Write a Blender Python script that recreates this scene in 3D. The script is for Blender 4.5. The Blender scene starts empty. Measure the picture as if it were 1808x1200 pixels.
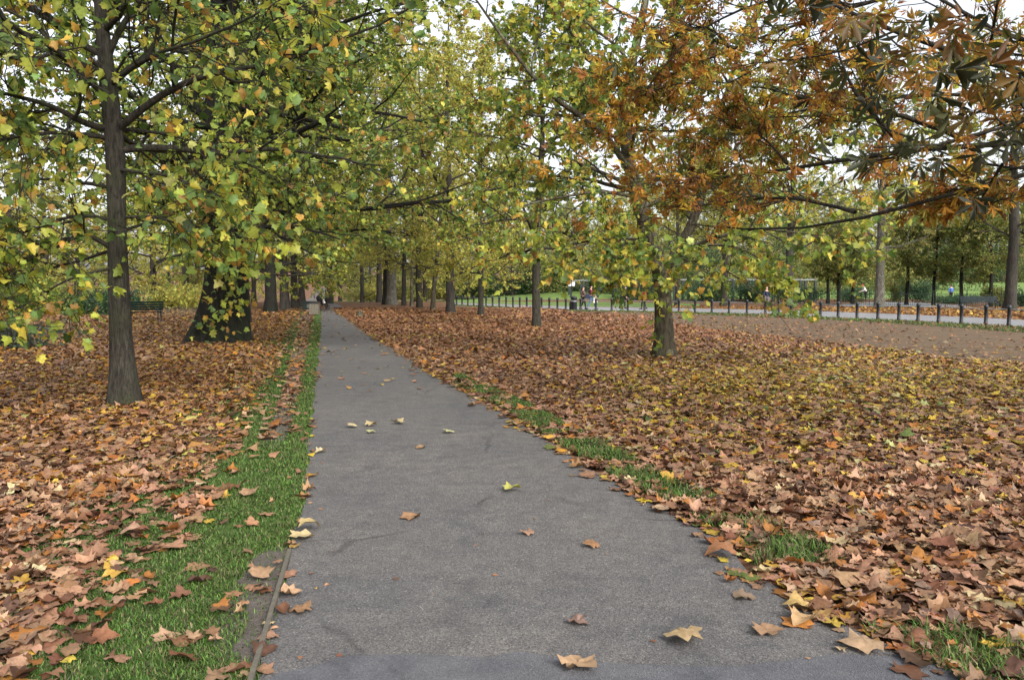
import bpy, math, random
import numpy as np
from mathutils import Vector, Matrix
S = bpy.context.scene
COL = S.collection
R = math.radians
# ------------------------------------------------------------------ camera, sky, sun, exposure
F = 1406.2; PITCH = R(3.745); CH = 1.6
cam = bpy.data.cameras.new("camera"); cam.lens = 28; cam.sensor_width = 36; cam.clip_start = 0.05; cam.clip_end = 3000
co = bpy.data.objects.new("camera", cam); COL.objects.link(co)
co.location = (0, 0, CH); co.rotation_euler = (R(90) - PITCH, 0, 0)
S.camera = co
SUN_EL, SUN_AZ = R(38), R(150)      # azimuth measured clockwise from +Y (view direction)
w = bpy.data.worlds.new("World"); S.world = w; w.use_nodes = True
nt = w.node_tree; nt.nodes.clear()
sk = nt.nodes.new("ShaderNodeTexSky"); sk.sky_type = 'NISHITA'; sk.sun_disc = False
sk.sun_elevation = SUN_EL; sk.sun_rotation = SUN_AZ; sk.air_density = 1.0; sk.dust_density = 4.0; sk.ozone_density = 1.0
hs = nt.nodes.new("ShaderNodeHueSaturation"); hs.inputs['Saturation'].default_value = 0.28
bg = nt.nodes.new("ShaderNodeBackground"); bg.inputs['Strength'].default_value = 0.15
wo = nt.nodes.new("ShaderNodeOutputWorld")
nt.links.new(sk.outputs[0], hs.inputs['Color']); nt.links.new(hs.outputs[0], bg.inputs[0]); nt.links.new(bg.outputs[0], wo.inputs[0])
sl = bpy.data.lights.new("sun", 'SUN'); sl.energy = 1.0; sl.angle = R(25); sl.color = (1, .95, .88)
so = bpy.data.objects.new("sun", sl); COL.objects.link(so)
sd = Vector((math.sin(SUN_AZ) * math.cos(SUN_EL), math.cos(SUN_AZ) * math.cos(SUN_EL), math.sin(SUN_EL)))
so.rotation_euler = sd.to_track_quat('Z', 'Y').to_euler(); so.location = (0, 0, 40)
S.view_settings.view_transform = 'Standard'; S.view_settings.look = 'None'; S.view_settings.gamma = 1
S.view_settings.use_curve_mapping = False; S.view_settings.exposure = 1.3
cy = S.cycles; cy.max_bounces = 8; cy.diffuse_bounces = 5; cy.glossy_bounces = 2; cy.transmission_bounces = 5
cy.caustics_reflective = False; cy.caustics_refractive = False; cy.use_denoising = True

# ------------------------------------------------------------------ helpers
c_, s_ = math.cos(PITCH), math.sin(PITCH)
def P(u, v, d):                       # photo pixel + depth along Y -> world point
    a, b = (u - 904) / F, (600 - v) / F
    t = d / (c_ + b * s_)
    return np.array((a * t, d, CH + (-s_ + b * c_) * t))
def G(u, v, z=0.0):                   # photo pixel -> point on the flat ground
    a, b = (u - 904) / F, (600 - v) / F
    t = (CH - z) / (s_ - b * c_)
    return np.array((a * t, (c_ + b * s_) * t, z))
def UV(x, y, z=0):                    # ground point -> photo pixel
    f = y * c_ - (z - CH) * s_; up = y * s_ + (z - CH) * c_
    return 904 + F * x / f, 600 - F * up / f
def tag(o, label=None, cat=None, group=None, kind=None):
    for k, val in (('label', label), ('category', cat), ('group', group), ('kind', kind)):
        if val: o[k] = val
    return o
def link(name, me, mat=None, parent=None):
    o = bpy.data.objects.new(name, me); COL.objects.link(o)
    if mat: me.materials.append(mat)
    if parent: o.parent = parent
    return o
def empty(name, loc=(0, 0, 0), rz=0, label=None, cat=None, group=None):
    o = bpy.data.objects.new(name, None); COL.objects.link(o); o.location = loc; o.rotation_euler[2] = rz
    o.empty_display_size = .3
    return tag(o, label, cat, group)
def copy_tree(o, parent=None):
    c = o.copy(); COL.objects.link(c)
    if parent: c.parent = parent
    for ch in list(o.children): copy_tree(ch, c)
    return c
def mesh_np(name, V, faces_flat, sizes, smooth=False, cols=None):
    me = bpy.data.meshes.new(name)
    V = np.ascontiguousarray(V, dtype=np.float32); faces_flat = np.ascontiguousarray(faces_flat, dtype=np.int32)
    sizes = np.asarray(sizes, dtype=np.int32)
    me.vertices.add(len(V)); me.vertices.foreach_set('co', V.ravel())
    me.loops.add(len(faces_flat)); me.loops.foreach_set('vertex_index', faces_flat)
    me.polygons.add(len(sizes)); st = np.zeros(len(sizes), np.int32); st[1:] = np.cumsum(sizes)[:-1]
    me.polygons.foreach_set('loop_start', st)
    if smooth: me.polygons.foreach_set('use_smooth', np.ones(len(sizes), bool))
    if cols is not None:
        a = me.color_attributes.new('Col', 'FLOAT_COLOR', 'POINT')
        c4 = np.ones((len(V), 4), np.float32); c4[:, :3] = cols; a.data.foreach_set('color', c4.ravel())
    me.update(calc_edges=True); me.validate()
    return me
def nrm(a): return a / np.maximum(np.linalg.norm(a, axis=-1, keepdims=True), 1e-9)

class MB:                              # collects small solids into one mesh
    def __init__(s): s.v = []; s.f = []
    def box(s, c, d, rz=0, rx=0, taper=1):
        m = Matrix.Rotation(rz, 3, 'Z') @ Matrix.Rotation(rx, 3, 'X'); b = len(s.v)
        for z in (-.5, .5):
            k = taper if z > 0 else 1
            for x, y in ((-.5, -.5), (.5, -.5), (.5, .5), (-.5, .5)):
                s.v.append(Vector(c) + m @ Vector((x * d[0] * k, y * d[1] * k, z * d[2])))
        s.f += [tuple(b + i for i in q) for q in ((3, 2, 1, 0), (4, 5, 6, 7), (0, 1, 5, 4), (1, 2, 6, 5), (2, 3, 7, 6), (3, 0, 4, 7))]
        return s
    def tube(s, pts, r, n=8, cap=True):
        pts = [Vector(p) for p in pts]; r = [float(x) for x in r] if isinstance(r, (list, tuple)) else [float(r)] * len(pts)
        b = len(s.v); k = len(pts)
        for i, p in enumerate(pts):
            t = (pts[min(i + 1, k - 1)] - pts[max(i - 1, 0)]).normalized()
            ax = Vector((1, 0, 0)) if abs(t.x) < .8 else Vector((0, 1, 0))
            n1 = t.cross(ax).normalized(); n2 = t.cross(n1)
            for j in range(n):
                a = 2 * math.pi * j / n
                s.v.append(p + r[i] * (math.cos(a) * n1 + math.sin(a) * n2))
        for i in range(k - 1):
            for j in range(n):
                j2 = (j + 1) % n
                s.f.append((b + i * n + j, b + i * n + j2, b + (i + 1) * n + j2, b + (i + 1) * n + j))
        if cap:
            s.f.append(tuple(b + j for j in range(n))[::-1]); s.f.append(tuple(b + (k - 1) * n + j for j in range(n)))
        return s
    def lathe(s, c, prof, n=12, sq=1):
        return s.tube([(c[0], c[1], c[2] + z) for r, z in prof], [max(r, 1e-3) for r, z in prof], n)
    def ball(s, c, r, n=10):
        pr = [(math.sin(math.pi * i / n), -math.cos(math.pi * i / n)) for i in range(n + 1)]
        rr = r if isinstance(r, (tuple, list)) else (r, r, r); b = len(s.v)
        s.tube([(0, 0, q[1]) for q in pr], [max(q[0], 1e-3) for q in pr], n)
        for i in range(b, len(s.v)):
            p = s.v[i]; s.v[i] = Vector((c[0] + p.x * rr[0], c[1] + p.y * rr[1], c[2] + p.z * rr[2]))
        return s
    def build(s, name, mat, parent=None, smooth=False, bevel=0):
        me = bpy.data.meshes.new(name); me.from_pydata([tuple(p) for p in s.v], [], s.f); me.update()
        if smooth: me.polygons.foreach_set('use_smooth', [True] * len(me.polygons))
        o = link(name, me, mat, parent)
        if bevel:
            m = o.modifiers.new('bevel', 'BEVEL'); m.width = bevel; m.segments = 2
        return o

# ------------------------------------------------------------------ materials
def newmat(name):
    m = bpy.data.materials.new(name); m.use_nodes = True; t = m.node_tree
    b = t.nodes['Principled BSDF']; return m, t, b
def N(t, typ, **kw):
    n = t.nodes.new(typ)
    for k, v in kw.items():
        if k in n.inputs: n.inputs[k].default_value = v
        else: setattr(n, k, v)
    return n
def ramp(t, fac, stops, interp='LINEAR'):
    r = t.nodes.new('ShaderNodeValToRGB'); r.color_ramp.interpolation = interp
    el = r.color_ramp.elements
    while len(el) < len(stops): el.new(.5)
    for e, (p, c) in zip(el, stops): e.position = p; e.color = (*c, 1)
    t.links.new(fac, r.inputs[0]); return r.outputs[0]
def coords(t, scale=None):
    tc = t.nodes.new('ShaderNodeTexCoord')
    if not scale: return tc.outputs['Object']
    mp = t.nodes.new('ShaderNodeMapping'); mp.inputs['Scale'].default_value = scale
    t.links.new(tc.outputs['Object'], mp.inputs[0]); return mp.outputs[0]
def noise(t, vec, sc, det=4, ro=.6, dist=0):
    n = N(t, 'ShaderNodeTexNoise', Scale=sc, Detail=det, Roughness=ro, Distortion=dist); t.links.new(vec, n.inputs['Vector']); return n
def voro(t, vec, sc, feat='F1'):
    n = t.nodes.new('ShaderNodeTexVoronoi'); n.feature = feat; n.inputs['Scale'].default_value = sc; t.links.new(vec, n.inputs['Vector']); return n
def mix(t, fac, a, b, mode='MIX'):
    m = t.nodes.new('ShaderNodeMix'); m.data_type = 'RGBA'; m.blend_type = mode
    for sock, val in ((m.inputs['Factor'], fac), (m.inputs['A'], a), (m.inputs['B'], b)):
        pass
    ins = [m.inputs[0], m.inputs[6], m.inputs[7]]
    for sock, val in zip(ins, (fac, a, b)):
        if isinstance(val, (int, float)): sock.default_value = val
        elif isinstance(val, tuple): sock.default_value = (*val, 1)
        else: t.links.new(val, sock)
    return m.outputs[2]
def bump(t, b, h, strength=.5, dist=.02):
    n = t.nodes.new('ShaderNodeBump'); n.inputs['Strength'].default_value = strength; n.inputs['Distance'].default_value = dist
    t.links.new(h, n.inputs['Height']); t.links.new(n.outputs[0], b.inputs['Normal'])
def plain(name, col, rough=.6, metal=0, var=.25, sc=6):
    m, t, b = newmat(name); v = coords(t); n = noise(t, v, sc)
    c = ramp(t, n.outputs[0], [(.3, tuple(x * (1 - var) for x in col)), (.7, tuple(min(1, x * (1 + var)) for x in col))])
    t.links.new(c, b.inputs['Base Color']); b.inputs['Roughness'].default_value = rough; b.inputs['Metallic'].default_value = metal
    return m
def leafmat(name, trans=.4, rough=.5, spec=.35):
    m, t, b = newmat(name); a = t.nodes.new('ShaderNodeVertexColor'); a.layer_name = 'Col'
    v = coords(t); n = noise(t, v, 38, 2)
    c = mix(t, .75, a.outputs[0], ramp(t, n.outputs[0], [(.3, (.6, .58, .55)), (.62, (1, 1, 1))]), 'MULTIPLY')
    t.links.new(c, b.inputs['Base Color']); b.inputs['Roughness'].default_value = rough
    b.inputs['Specular IOR Level'].default_value = spec
    tr = t.nodes.new('ShaderNodeBsdfTranslucent'); t.links.new(c, tr.inputs[0])
    ms = t.nodes.new('ShaderNodeMixShader'); ms.inputs[0].default_value = trans
    t.links.new(b.outputs[0], ms.inputs[1]); t.links.new(tr.outputs[0], ms.inputs[2])
    t.links.new(ms.outputs[0], t.nodes['Material Output'].inputs[0]); return m
def bark(name, c1, c2, c3, sc=1.0, flake=False):
    m, t, b = newmat(name); v = coords(t, (7 * sc, 7 * sc, 1.6 * sc)); v0 = coords(t)
    n = noise(t, v, 2.2, 7, .68, .4); k = noise(t, v0, 1.3 * sc, 4)
    c = ramp(t, n.outputs[0], [(.32, c1), (.62, c2)])
    c = mix(t, ramp(t, k.outputs[0], [(.48, (0, 0, 0)), (.64, (.75, .75, .75))]), c, c3)
    if flake:
        w_ = voro(t, coords(t, (5, 5, 2.6)), 1.5); q = noise(t, v0, 2.6, 3)
        c = mix(t, ramp(t, q.outputs[0], [(.56, (0, 0, 0)), (.60, (.55, .55, .55))]), c, tuple(min(.2, x * 2.2) for x in c2))
    t.links.new(c, b.inputs['Base Color']); b.inputs['Roughness'].default_value = .9
    b.inputs['Specular IOR Level'].default_value = .2
    cr = noise(t, coords(t, (22 * sc, 22 * sc, 3.2 * sc)), 1.6, 5, .7, .8)
    c = mix(t, .8, c, ramp(t, cr.outputs[0], [(.36, (.35, .35, .35)), (.5, (1, 1, 1)), (.68, (1.35, 1.33, 1.28))]), 'MULTIPLY')
    t.links.new(c, b.inputs['Base Color'])
    bump(t, b, cr.outputs[0], 1.0, .03); return m
M = {}
M['leaf'] = leafmat('leaf', .54); M['litter'] = leafmat('litter', .12, .55, .3); M['grass'] = leafmat('grass', .3, .55, .25)
M['bark'] = bark('bark', (.010, .009, .008), (.055, .049, .038), (.036, .04, .02), 1.5)
M['bark_flaky'] = bark('bark_flaky', (.022, .018, .013), (.10, .085, .058), (.05, .055, .028), 1, True)
M['bark_old'] = bark('bark_old', (.005, .005, .004), (.024, .022, .017), (.013, .02, .01), .8)
M['bark_grey'] = bark('bark_grey', (.05, .048, .042), (.17, .155, .125), (.10, .10, .07), .8, True)
M['bark_far'] = bark('bark_far', (.02, .018, .015), (.06, .052, .044), (.04, .04, .03), .6)
M['iron'] = plain('black_iron', (.012, .013, .016), .45)
M['iron_green'] = plain('green_iron', (.012, .024, .02), .5)
M['rail'] = plain('rail_steel', (.32, .34, .35), .4, .3)
M['wood_post'] = plain('weathered_wood', (.14, .12, .09), .85, sc=20)
M['concrete'] = plain('concrete', (.15, .15, .13), .9, sc=12)
M['pale_paint'] = plain('pale_paint', (.33, .35, .33), .7)
M['white'] = plain('white_board', (.5, .52, .55), .5, var=.06)
M['globe'] = plain('opal_globe', (.5, .5, .48), .3, var=.05)
M['bench'] = plain('bench_slats', (.03, .038, .042), .8, sc=15)
M['bench_green'] = plain('bench_green', (.005, .014, .010), .85)
for q in ('bench', 'bench_green'): M[q].node_tree.nodes['Principled BSDF'].inputs['Specular IOR Level'].default_value = .12
M['skin'] = plain('skin', (.45, .26, .19), .55, var=.08)
M['hair_dark'] = plain('hair_dark', (.02, .014, .01), .6); M['hair_grey'] = plain('hair_grey', (.35, .34, .33), .6)
def cloth(n, c): M[n] = plain(n, c, .9, sc=14)
cloth('mauve', (.16, .085, .085)); cloth('black', (.010, .010, .012)); cloth('denim', (.075, .13, .22)); cloth('navy', (.012, .018, .04))
cloth('red', (.45, .04, .06)); cloth('greycloth', (.10, .10, .115)); cloth('bluecloth', (.06, .15, .45)); cloth('whitecloth', (.6, .57, .56))
m, t, b = newmat('plaid'); v = coords(t)
wv = N(t, 'ShaderNodeTexWave', Scale=9.0); t.links.new(v, wv.inputs[0]); wv.bands_direction = 'Z'
w2 = N(t, 'ShaderNodeTexWave', Scale=9.0); t.links.new(v, w2.inputs[0]); w2.bands_direction = 'X'
t.links.new(mix(t, ramp(t, wv.outputs[1], [(.45, (0, 0, 0)), (.6, (1, 1, 1))]), mix(t, w2.outputs[1], (.05, .012, .018), (.2, .025, .04)), (.16, .03, .05)), b.inputs['Base Color'])
b.inputs['Roughness'].default_value = .9; M['plaid'] = m

def asphalt(name, base, warm, spk=1.0):
    m, t, b = newmat(name); v = coords(t)
    a = voro(t, v, 150); big = noise(t, v, .55, 5, .6); mid = noise(t, v, 6, 5, .65); fine = noise(t, v, 260, 2)
    st = ramp(t, a.outputs['Color'], [(.0, (.32, .32, .33)), (.5, (.85, .85, .85)), (.86, (1.25, 1.22, 1.18)), (1, (2.5, 2.4, 2.25))])
    c = mix(t, ramp(t, big.outputs[0], [(.35, (0, 0, 0)), (.65, (1, 1, 1))]), base, warm)
    c = mix(t, 1.0, c, mix(t, spk, (1, 1, 1), st), 'MULTIPLY')
    c = mix(t, 1.0, c, ramp(t, mid.outputs[0], [(.25, (.74, .74, .76)), (.7, (1.14, 1.12, 1.09))]), 'MULTIPLY')
    st2 = noise(t, v, 2.1, 6, .7, .6)
    c = mix(t, 1.0, c, ramp(t, st2.outputs[0], [(.34, (.8, .8, .82)), (.45, (1, 1, 1)), (.62, (1, 1, 1)), (.72, (1.12, 1.11, 1.1))]), 'MULTIPLY')
    # hairline cracks, a few only
    cv = noise(t, v, 1.4, 3); mx = t.nodes.new('ShaderNodeMix'); mx.data_type = 'VECTOR'; mx.inputs[0].default_value = .25
    t.links.new(v, mx.inputs[4]); t.links.new(cv.outputs['Color'], mx.inputs[5])
    cr = voro(t, mx.outputs[1], .42, 'DISTANCE_TO_EDGE')
    k2 = noise(t, v, .8, 2)
    ck = mix(t, ramp(t, k2.outputs[0], [(.5, (0, 0, 0)), (.58, (1, 1, 1))]), (1, 1, 1), ramp(t, cr.outputs[0], [(.003, (.6, .6, .6)), (.008, (1, 1, 1))]))
    c = mix(t, 1.0, c, ck, 'MULTIPLY')
    t.links.new(c, b.inputs['Base Color']); b.inputs['Roughness'].default_value = .72; b.inputs['Specular IOR Level'].default_value = .3
    bump(t, b, a.outputs['Distance'], .55, .006); return m
M['asphalt'] = asphalt('asphalt', (.104, .103, .105), (.132, .125, .119))
M['tar'] = asphalt('smooth_tar', (.085, .089, .10), (.105, .105, .112), .5)
M['road'] = asphalt('road_asphalt', (.2, .2, .215), (.25, .245, .25), .5)
M['road'].node_tree.nodes['Principled BSDF'].inputs['Roughness'].default_value = .42
def soilmat(name, stops, sc=1.0, leafy=0, leafcols=None):
    m, t, b = newmat(name); v = coords(t)
    a = noise(t, v, 1.1 * sc, 6, .65); f = noise(t, v, 14 * sc, 6, .7)
    ad = t.nodes.new('ShaderNodeMath'); ad.operation = 'MULTIPLY_ADD'; ad.inputs[1].default_value = .5
    t.links.new(f.outputs[0], ad.inputs[0])
    hf = t.nodes.new('ShaderNodeMath'); hf.operation = 'MULTIPLY'; hf.inputs[1].default_value = .5; t.links.new(a.outputs[0], hf.inputs[0])
    t.links.new(hf.outputs[0], ad.inputs[2])
    c = ramp(t, ad.outputs[0], stops)
    if leafy:
        vo = voro(t, v, 9); lc = ramp(t, vo.outputs['Color'], leafcols)
        ms = ramp(t, vo.outputs['Distance'], [(.35, (1, 1, 1)), (.6, (.25, .25, .25))])
        c = mix(t, leafy, c, mix(t, 1.0, lc, ms, 'MULTIPLY'))
    t.links.new(c, b.inputs['Base Color']); b.inputs['Roughness'].default_value = .95; b.inputs['Specular IOR Level'].default_value = .15
    bump(t, b, f.outputs[0], .8, .03); return m
LC = [(0, (.10, .045, .025)), (.25, (.26, .13, .07)), (.5, (.20, .085, .04)), (.75, (.30, .17, .10)), (1, (.34, .20, .05))]
M['ground'] = soilmat('leafy_ground', [(.3, (.07, .04, .025)), (.7, (.14, .08, .05))], 1, .8, LC)
M['dirt'] = soilmat('dirt_track', [(.3, (.07, .049, .03)), (.5, (.115, .08, .05)), (.7, (.155, .112, .074))])
M['mud'] = soilmat('bare_soil', [(.3, (.065, .055, .047)), (.7, (.14, .122, .108))], 2)
M['turf'] = soilmat('turf', [(.3, (.04, .065, .018)), (.5, (.055, .10, .022)), (.72, (.085, .10, .04))], 1.5)
M['verge'] = soilmat('verge_turf', [(.3, (.06, .07, .025)), (.5, (.09, .075, .04)), (.75, (.12, .09, .055))], 1.5)
M['lawn'] = soilmat('lawn', [(.3, (.10, .16, .04)), (.7, (.16, .23, .07))], .3)
M['wood'] = plain('edging_wood', (.09, .08, .06), .9, sc=25)

# ------------------------------------------------------------------ ground, path, track, road
def ip(v, pts): return np.interp(v, [p[1] for p in pts], [p[0] for p in pts])
PL = [(568, 547), (567, 560), (566, 575), (564, 600), (560, 640), (553, 700), (547, 760), (540, 830), (527, 920), (515, 980), (480, 1100), (450, 1200), (405, 1350), (300, 1700)]
PR = [(588, 547), (600, 556), (618, 567), (640, 583), (665, 600), (700, 620), (760, 660), (815, 690), (870, 720), (960, 775), (1075, 850), (1180, 905), (1296, 965), (1345, 1025), (1420, 1070), (1480, 1108), (1575, 1145), (1650, 1200), (1850, 1350), (2350, 1700)]
GL = [(538, 545), (530, 560), (520, 575), (508, 600), (490, 650), (462, 700), (440, 740), (420, 800), (345, 850), (310, 900), (300, 950), (230, 1000), (170, 1100), (90, 1200), (0, 1350), (-300, 1700)]
TR = [(546, 545), (540, 570), (534, 600), (522, 650), (510, 700), (500, 740), (485, 780), (440, 840)]   # worn track between the grass strips
def fbm(x, y, sc, seed):
    rg = np.random.default_rng(seed); o = 0; a = 1; tot = 0
    for k in range(4):
        for _ in range(3):
            th = rg.uniform(0, 6.28); o = o + a * np.sin(sc * (x * np.cos(th) + y * np.sin(th)) + rg.uniform(0, 6.28))
        tot += a * 3 ** .5; a *= .6; sc *= 2.1
    return o / tot
def hgt(x, y):
    hr = np.interp(y, [0, 92, 102, 140, 250, 900], [0, 0, 1.1, 2.4, 6, 30])
    hc = np.interp(y, [0, 85, 200, 240, 420, 600, 900], [0, 0, -1.7, -1.7, 3.5, 9, 22])
    q = np.clip((x / np.maximum(y, 1) + .12) / .22, 0, 1); q = q * q * (3 - 2 * q)
    return hc * (1 - q) + hr * q
def sheet(name, mat, xs, ys, dz=0):
    X, Y = np.meshgrid(xs, ys); Z = hgt(X, Y) + dz
    n, m_ = X.shape; V = np.stack([X, Y, Z], -1).reshape(-1, 3)
    i = np.arange(n * m_).reshape(n, m_)
    f = np.stack([i[:-1, :-1], i[:-1, 1:], i[1:, 1:], i[1:, :-1]], -1).reshape(-1)
    return tag(link(name, mesh_np(name, V, f, np.full((n - 1) * (m_ - 1), 4), True), mat), kind='structure')
sheet('ground', M['ground'], np.r_[np.linspace(-900, -120, 14), np.linspace(-100, 100, 41), np.linspace(120, 900, 14)],
      np.r_[np.linspace(-60, 80, 15), np.linspace(85, 300, 44), np.linspace(320, 1200, 23)])
def strip(name, mat, L, Rr, z, n=1, jit=0, seed=1):   # ribbon between two ground curves given in world XY
    k = len(L); V = []
    rg = np.random.default_rng(seed)
    for a, b_ in zip(L, Rr):
        for j in range(n + 1):
            f = j / n; V.append((a[0] * (1 - f) + b_[0] * f, a[1] * (1 - f) + b_[1] * f, z))
    V = np.array(V)
    fl = [(i * (n + 1) + j, i * (n + 1) + j + 1, (i + 1) * (n + 1) + j + 1, (i + 1) * (n + 1) + j) for i in range(k - 1) for j in range(n)]
    return tag(link(name, mesh_np(name, V, np.array(fl).ravel(), [4] * len(fl)), mat), kind='structure')
vs = np.r_[np.linspace(1650, 900, 60), np.linspace(890, 600, 60), np.linspace(597, 547.5, 40)]
jl = lambda v, s_, a: a * fbm(G(0, v)[1] * np.ones(1), np.zeros(1), 5, s_)[0]
pl = [G(ip(v, PL), v)[:2] + np.array((jl(v, 3, .035), 0)) for v in vs]
pr = [G(ip(v, PR), v)[:2] + np.array((jl(v, 4, .06), 0)) for v in vs]
far = [(-13.5, 60), (-16, 72), (-19.5, 84)]
strip('path', M['asphalt'], pl + [(x - .35, y) for x, y in far], pr + [(x + .6, y) for x, y in far], .012)
strip('path_tar_strip', M['tar'], [G(u, v)[:2] for u, v in ((385, 1400), (440, 1225), (500, 1192), (560, 1180), (600, 1163), (740, 1160), (860, 1166), (920, 1155), (1010, 1170), (1110, 1178), (1300, 1182), (1480, 1160), (1600, 1166), (1720, 1190), (1800, 1215), (1900, 1250))],
      [G(u, v)[:2] for u, v in ((385, 1500), (440, 1500), (500, 1500), (560, 1500), (600, 1500), (740, 1500), (860, 1500), (920, 1500), (1010, 1500), (1110, 1500), (1300, 1500), (1480, 1500), (1600, 1500), (1720, 1500), (1800, 1500), (1900, 1500))], .016)
strip('far_path', M['mud'], [(-40, 150), (-52, 200), (-62, 245), (-74, 300), (-88, 360)], [(-36, 150), (-47, 200), (-56, 245), (-67, 300), (-80, 360)], 0)
fp = bpy.data.objects['far_path']
for q in fp.data.vertices: q.co.z = hgt(q.co.x, q.co.y) + .05
tk_n = [(2300, 720), (1808, 655), (1600, 630), (1400, 606), (1280, 590), (1200, 576), (1100, 563), (1000, 554), (900, 547), (800, 541)]
tk_f = [(2300, 622), (1808, 587), (1600, 572), (1400, 561), (1280, 557), (1200, 553.5), (1100, 551), (1000, 549), (900, 544), (800, 539)]
def dens(pts, n=60):
    u = np.linspace(pts[0][0], pts[-1][0], n); xs = [p[0] for p in pts][::-1]; ys = [p[1] for p in pts][::-1]
    return [G(a, np.interp(a, xs, ys))[:2] for a in u]
strip('dirt_track', M['dirt'], dens(tk_n), dens(tk_f), .004, 2)
fence_line = [(2300, 608), (1757, 574), (1664, 569.5), (1577, 565), (1513, 562.5), (1454, 560), (1403, 557.5), (1359, 555), (1200, 551), (1000, 547.5), (900, 542.5), (800, 538)]
strip('grass_verge', M['verge'], dens(tk_f), dens(fence_line), .008)
rd_f = [(2300, 592), (1808, 565), (1757, 562), (1545, 553), (1403, 548), (1200, 544), (1000, 541), (900, 537.5), (800, 534.5)]
strip('road', M['road'], dens(fence_line), dens(rd_f), .010)
def up(L, dz): return [(a, b - dz) for a, b in L]
lw = strip('lawn_beyond_road', M['lawn'], [G(u, v)[:2] for u, v in ((1235, 544.5), (1130, 541.8), (1000, 540.5), (900, 537), (800, 534))],
           [G(u, v)[:2] for u, v in ((1235, 536), (1130, 534.5), (1000, 531.5), (900, 529), (800, 527))], .006)
# garden lawn and the far lawn on the rising ground
sheet('garden_lawn', M['lawn'], np.linspace(30, 95, 20), np.linspace(93, 150, 40), .03)
sheet('lawn_rise', M['lawn'], np.linspace(-8, 29.5, 30), np.linspace(90.5, 112, 20), .035)
sheet('hill_lawn', M['lawn'], np.linspace(-34, 2, 20), np.linspace(118, 175, 30), .05)
strip('garden_path', M['road'], [G(u, v)[:2] for u, v in ((1460, 541), (1545, 541), (1640, 541.5), (1720, 543))], [G(u, v)[:2] for u, v in ((1490, 537), (1548, 533), (1590, 532), (1700, 539))], .006)
# left grass verge, worn soil and timber edging
strip('grass_strip', M['turf'], [G(ip(v, GL), v)[:2] - np.array((.9, 0)) for v in vs], [p + np.array((.06, 0)) for p in pl], .004)
strip('worn_track', M['mud'], [G(ip(v, TR) - (9 + (v - 545) * .05), v)[:2] for v in np.linspace(790, 548, 30)], [G(ip(v, TR) + (9 + (v - 545) * .04), v)[:2] for v in np.linspace(790, 548, 30)], .008)
spv = np.linspace(962, 1192, 40)
spl = [G(np.interp(q, [962, 980, 1010, 1060, 1110, 1150, 1192], [505, 452, 432, 398, 372, 362, 440]) + 16 * fbm(np.array([q / 22.]), np.zeros(1), 1, 8)[0], q)[:2] for q in spv]
strip('bare_soil_patch', M['mud'], spl, [G(ip(q, PL) - 6, q)[:2] for q in spv], .009)
eb = MB(); ev = np.linspace(1215, 978, 16)
ept = [G(ip(v, PL) - 4, v) for v in ev]
for a, b_ in zip(ept[:-1], ept[1:]):
    d = b_ - a; L_ = np.linalg.norm(d); c = (a + b_) / 2
    eb.box((c[0], c[1], .012), (.022, L_ * 1.01, .05), -math.atan2(d[0], d[1]))
tag(eb.build('timber_edging', M['wood']), 'thin weathered timber edging board along the near left edge of the path', 'path edging')

# ------------------------------------------------------------------ leaf templates
def tmpl_plane():
    h = [(.0, .03), (.22, -.05), (.50, .06), (.43, .2), (.40, .30), (.60, .50), (.44, .55), (.28, .62), (.22, .80), (0, 1.02)]
    pts = h + [(-x, y) for x, y in h[-2:0:-1]]
    o = np.array(pts); c = np.array((0, .36)); n = len(pts); rr = np.linalg.norm(o - c, axis=1, keepdims=True)
    inner = c + (o - c) * (.5 + .12 * (rr < .42)); V = np.concatenate([c[None], inner, o])
    return V, [(0, 1 + i, 1 + (i + 1) % n) for i in range(n)] + [(1 + i, 1 + n + i, 1 + n + (i + 1) % n, 1 + (i + 1) % n) for i in range(n)]
def tmpl_mid():
    V = np.array([(0, 0), (.45, .04), (.38, .28), (.58, .52), (.27, .64), (0, 1), (-.27, .64), (-.58, .52), (-.38, .28), (-.45, .04)])
    return V, [(0, 1, 2, 3, 4, 5), (0, 5, 6, 7, 8, 9)]
def tmpl_kite():
    return np.array([(0, 0), (.42, .42), (0, 1), (-.42, .42)]), [(0, 1, 2), (0, 2, 3)]
def tmpl_oval():
    return np.array([(0, 0), (.26, .3), (.3, .6), (0, 1), (-.3, .6), (-.26, .3)]), [(0, 1, 2, 3), (0, 3, 4, 5)]
def tmpl_chestnut():
    V = []; Fc = []
    for ang, L in ((-105, .55), (-62, .82), (-24, 1.0), (18, 1.02), (58, .85), (100, .58)):
        a = R(ang); d = np.array((math.sin(a), math.cos(a))); p = np.array((d[1], -d[0])); b = len(V)
        for x, y in ((0, .03), (.06, .35), (.14, .66), (0, 1.0), (-.14, .66), (-.06, .35)):
            V.append(d * y * L + p * x * L)
        Fc += [(b, b + 1, b + 2, b + 3), (b, b + 3, b + 4, b + 5)]
    return np.array(V), Fc
T_HI, T_MID, T_KITE, T_OVAL, T_CHEST = tmpl_plane(), tmpl_mid(), tmpl_kite(), tmpl_oval(), tmpl_chestnut()
def r2_(x, y): return np.clip((x ** 2 + (y - .4) ** 2) / .3, 0, 1)
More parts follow.
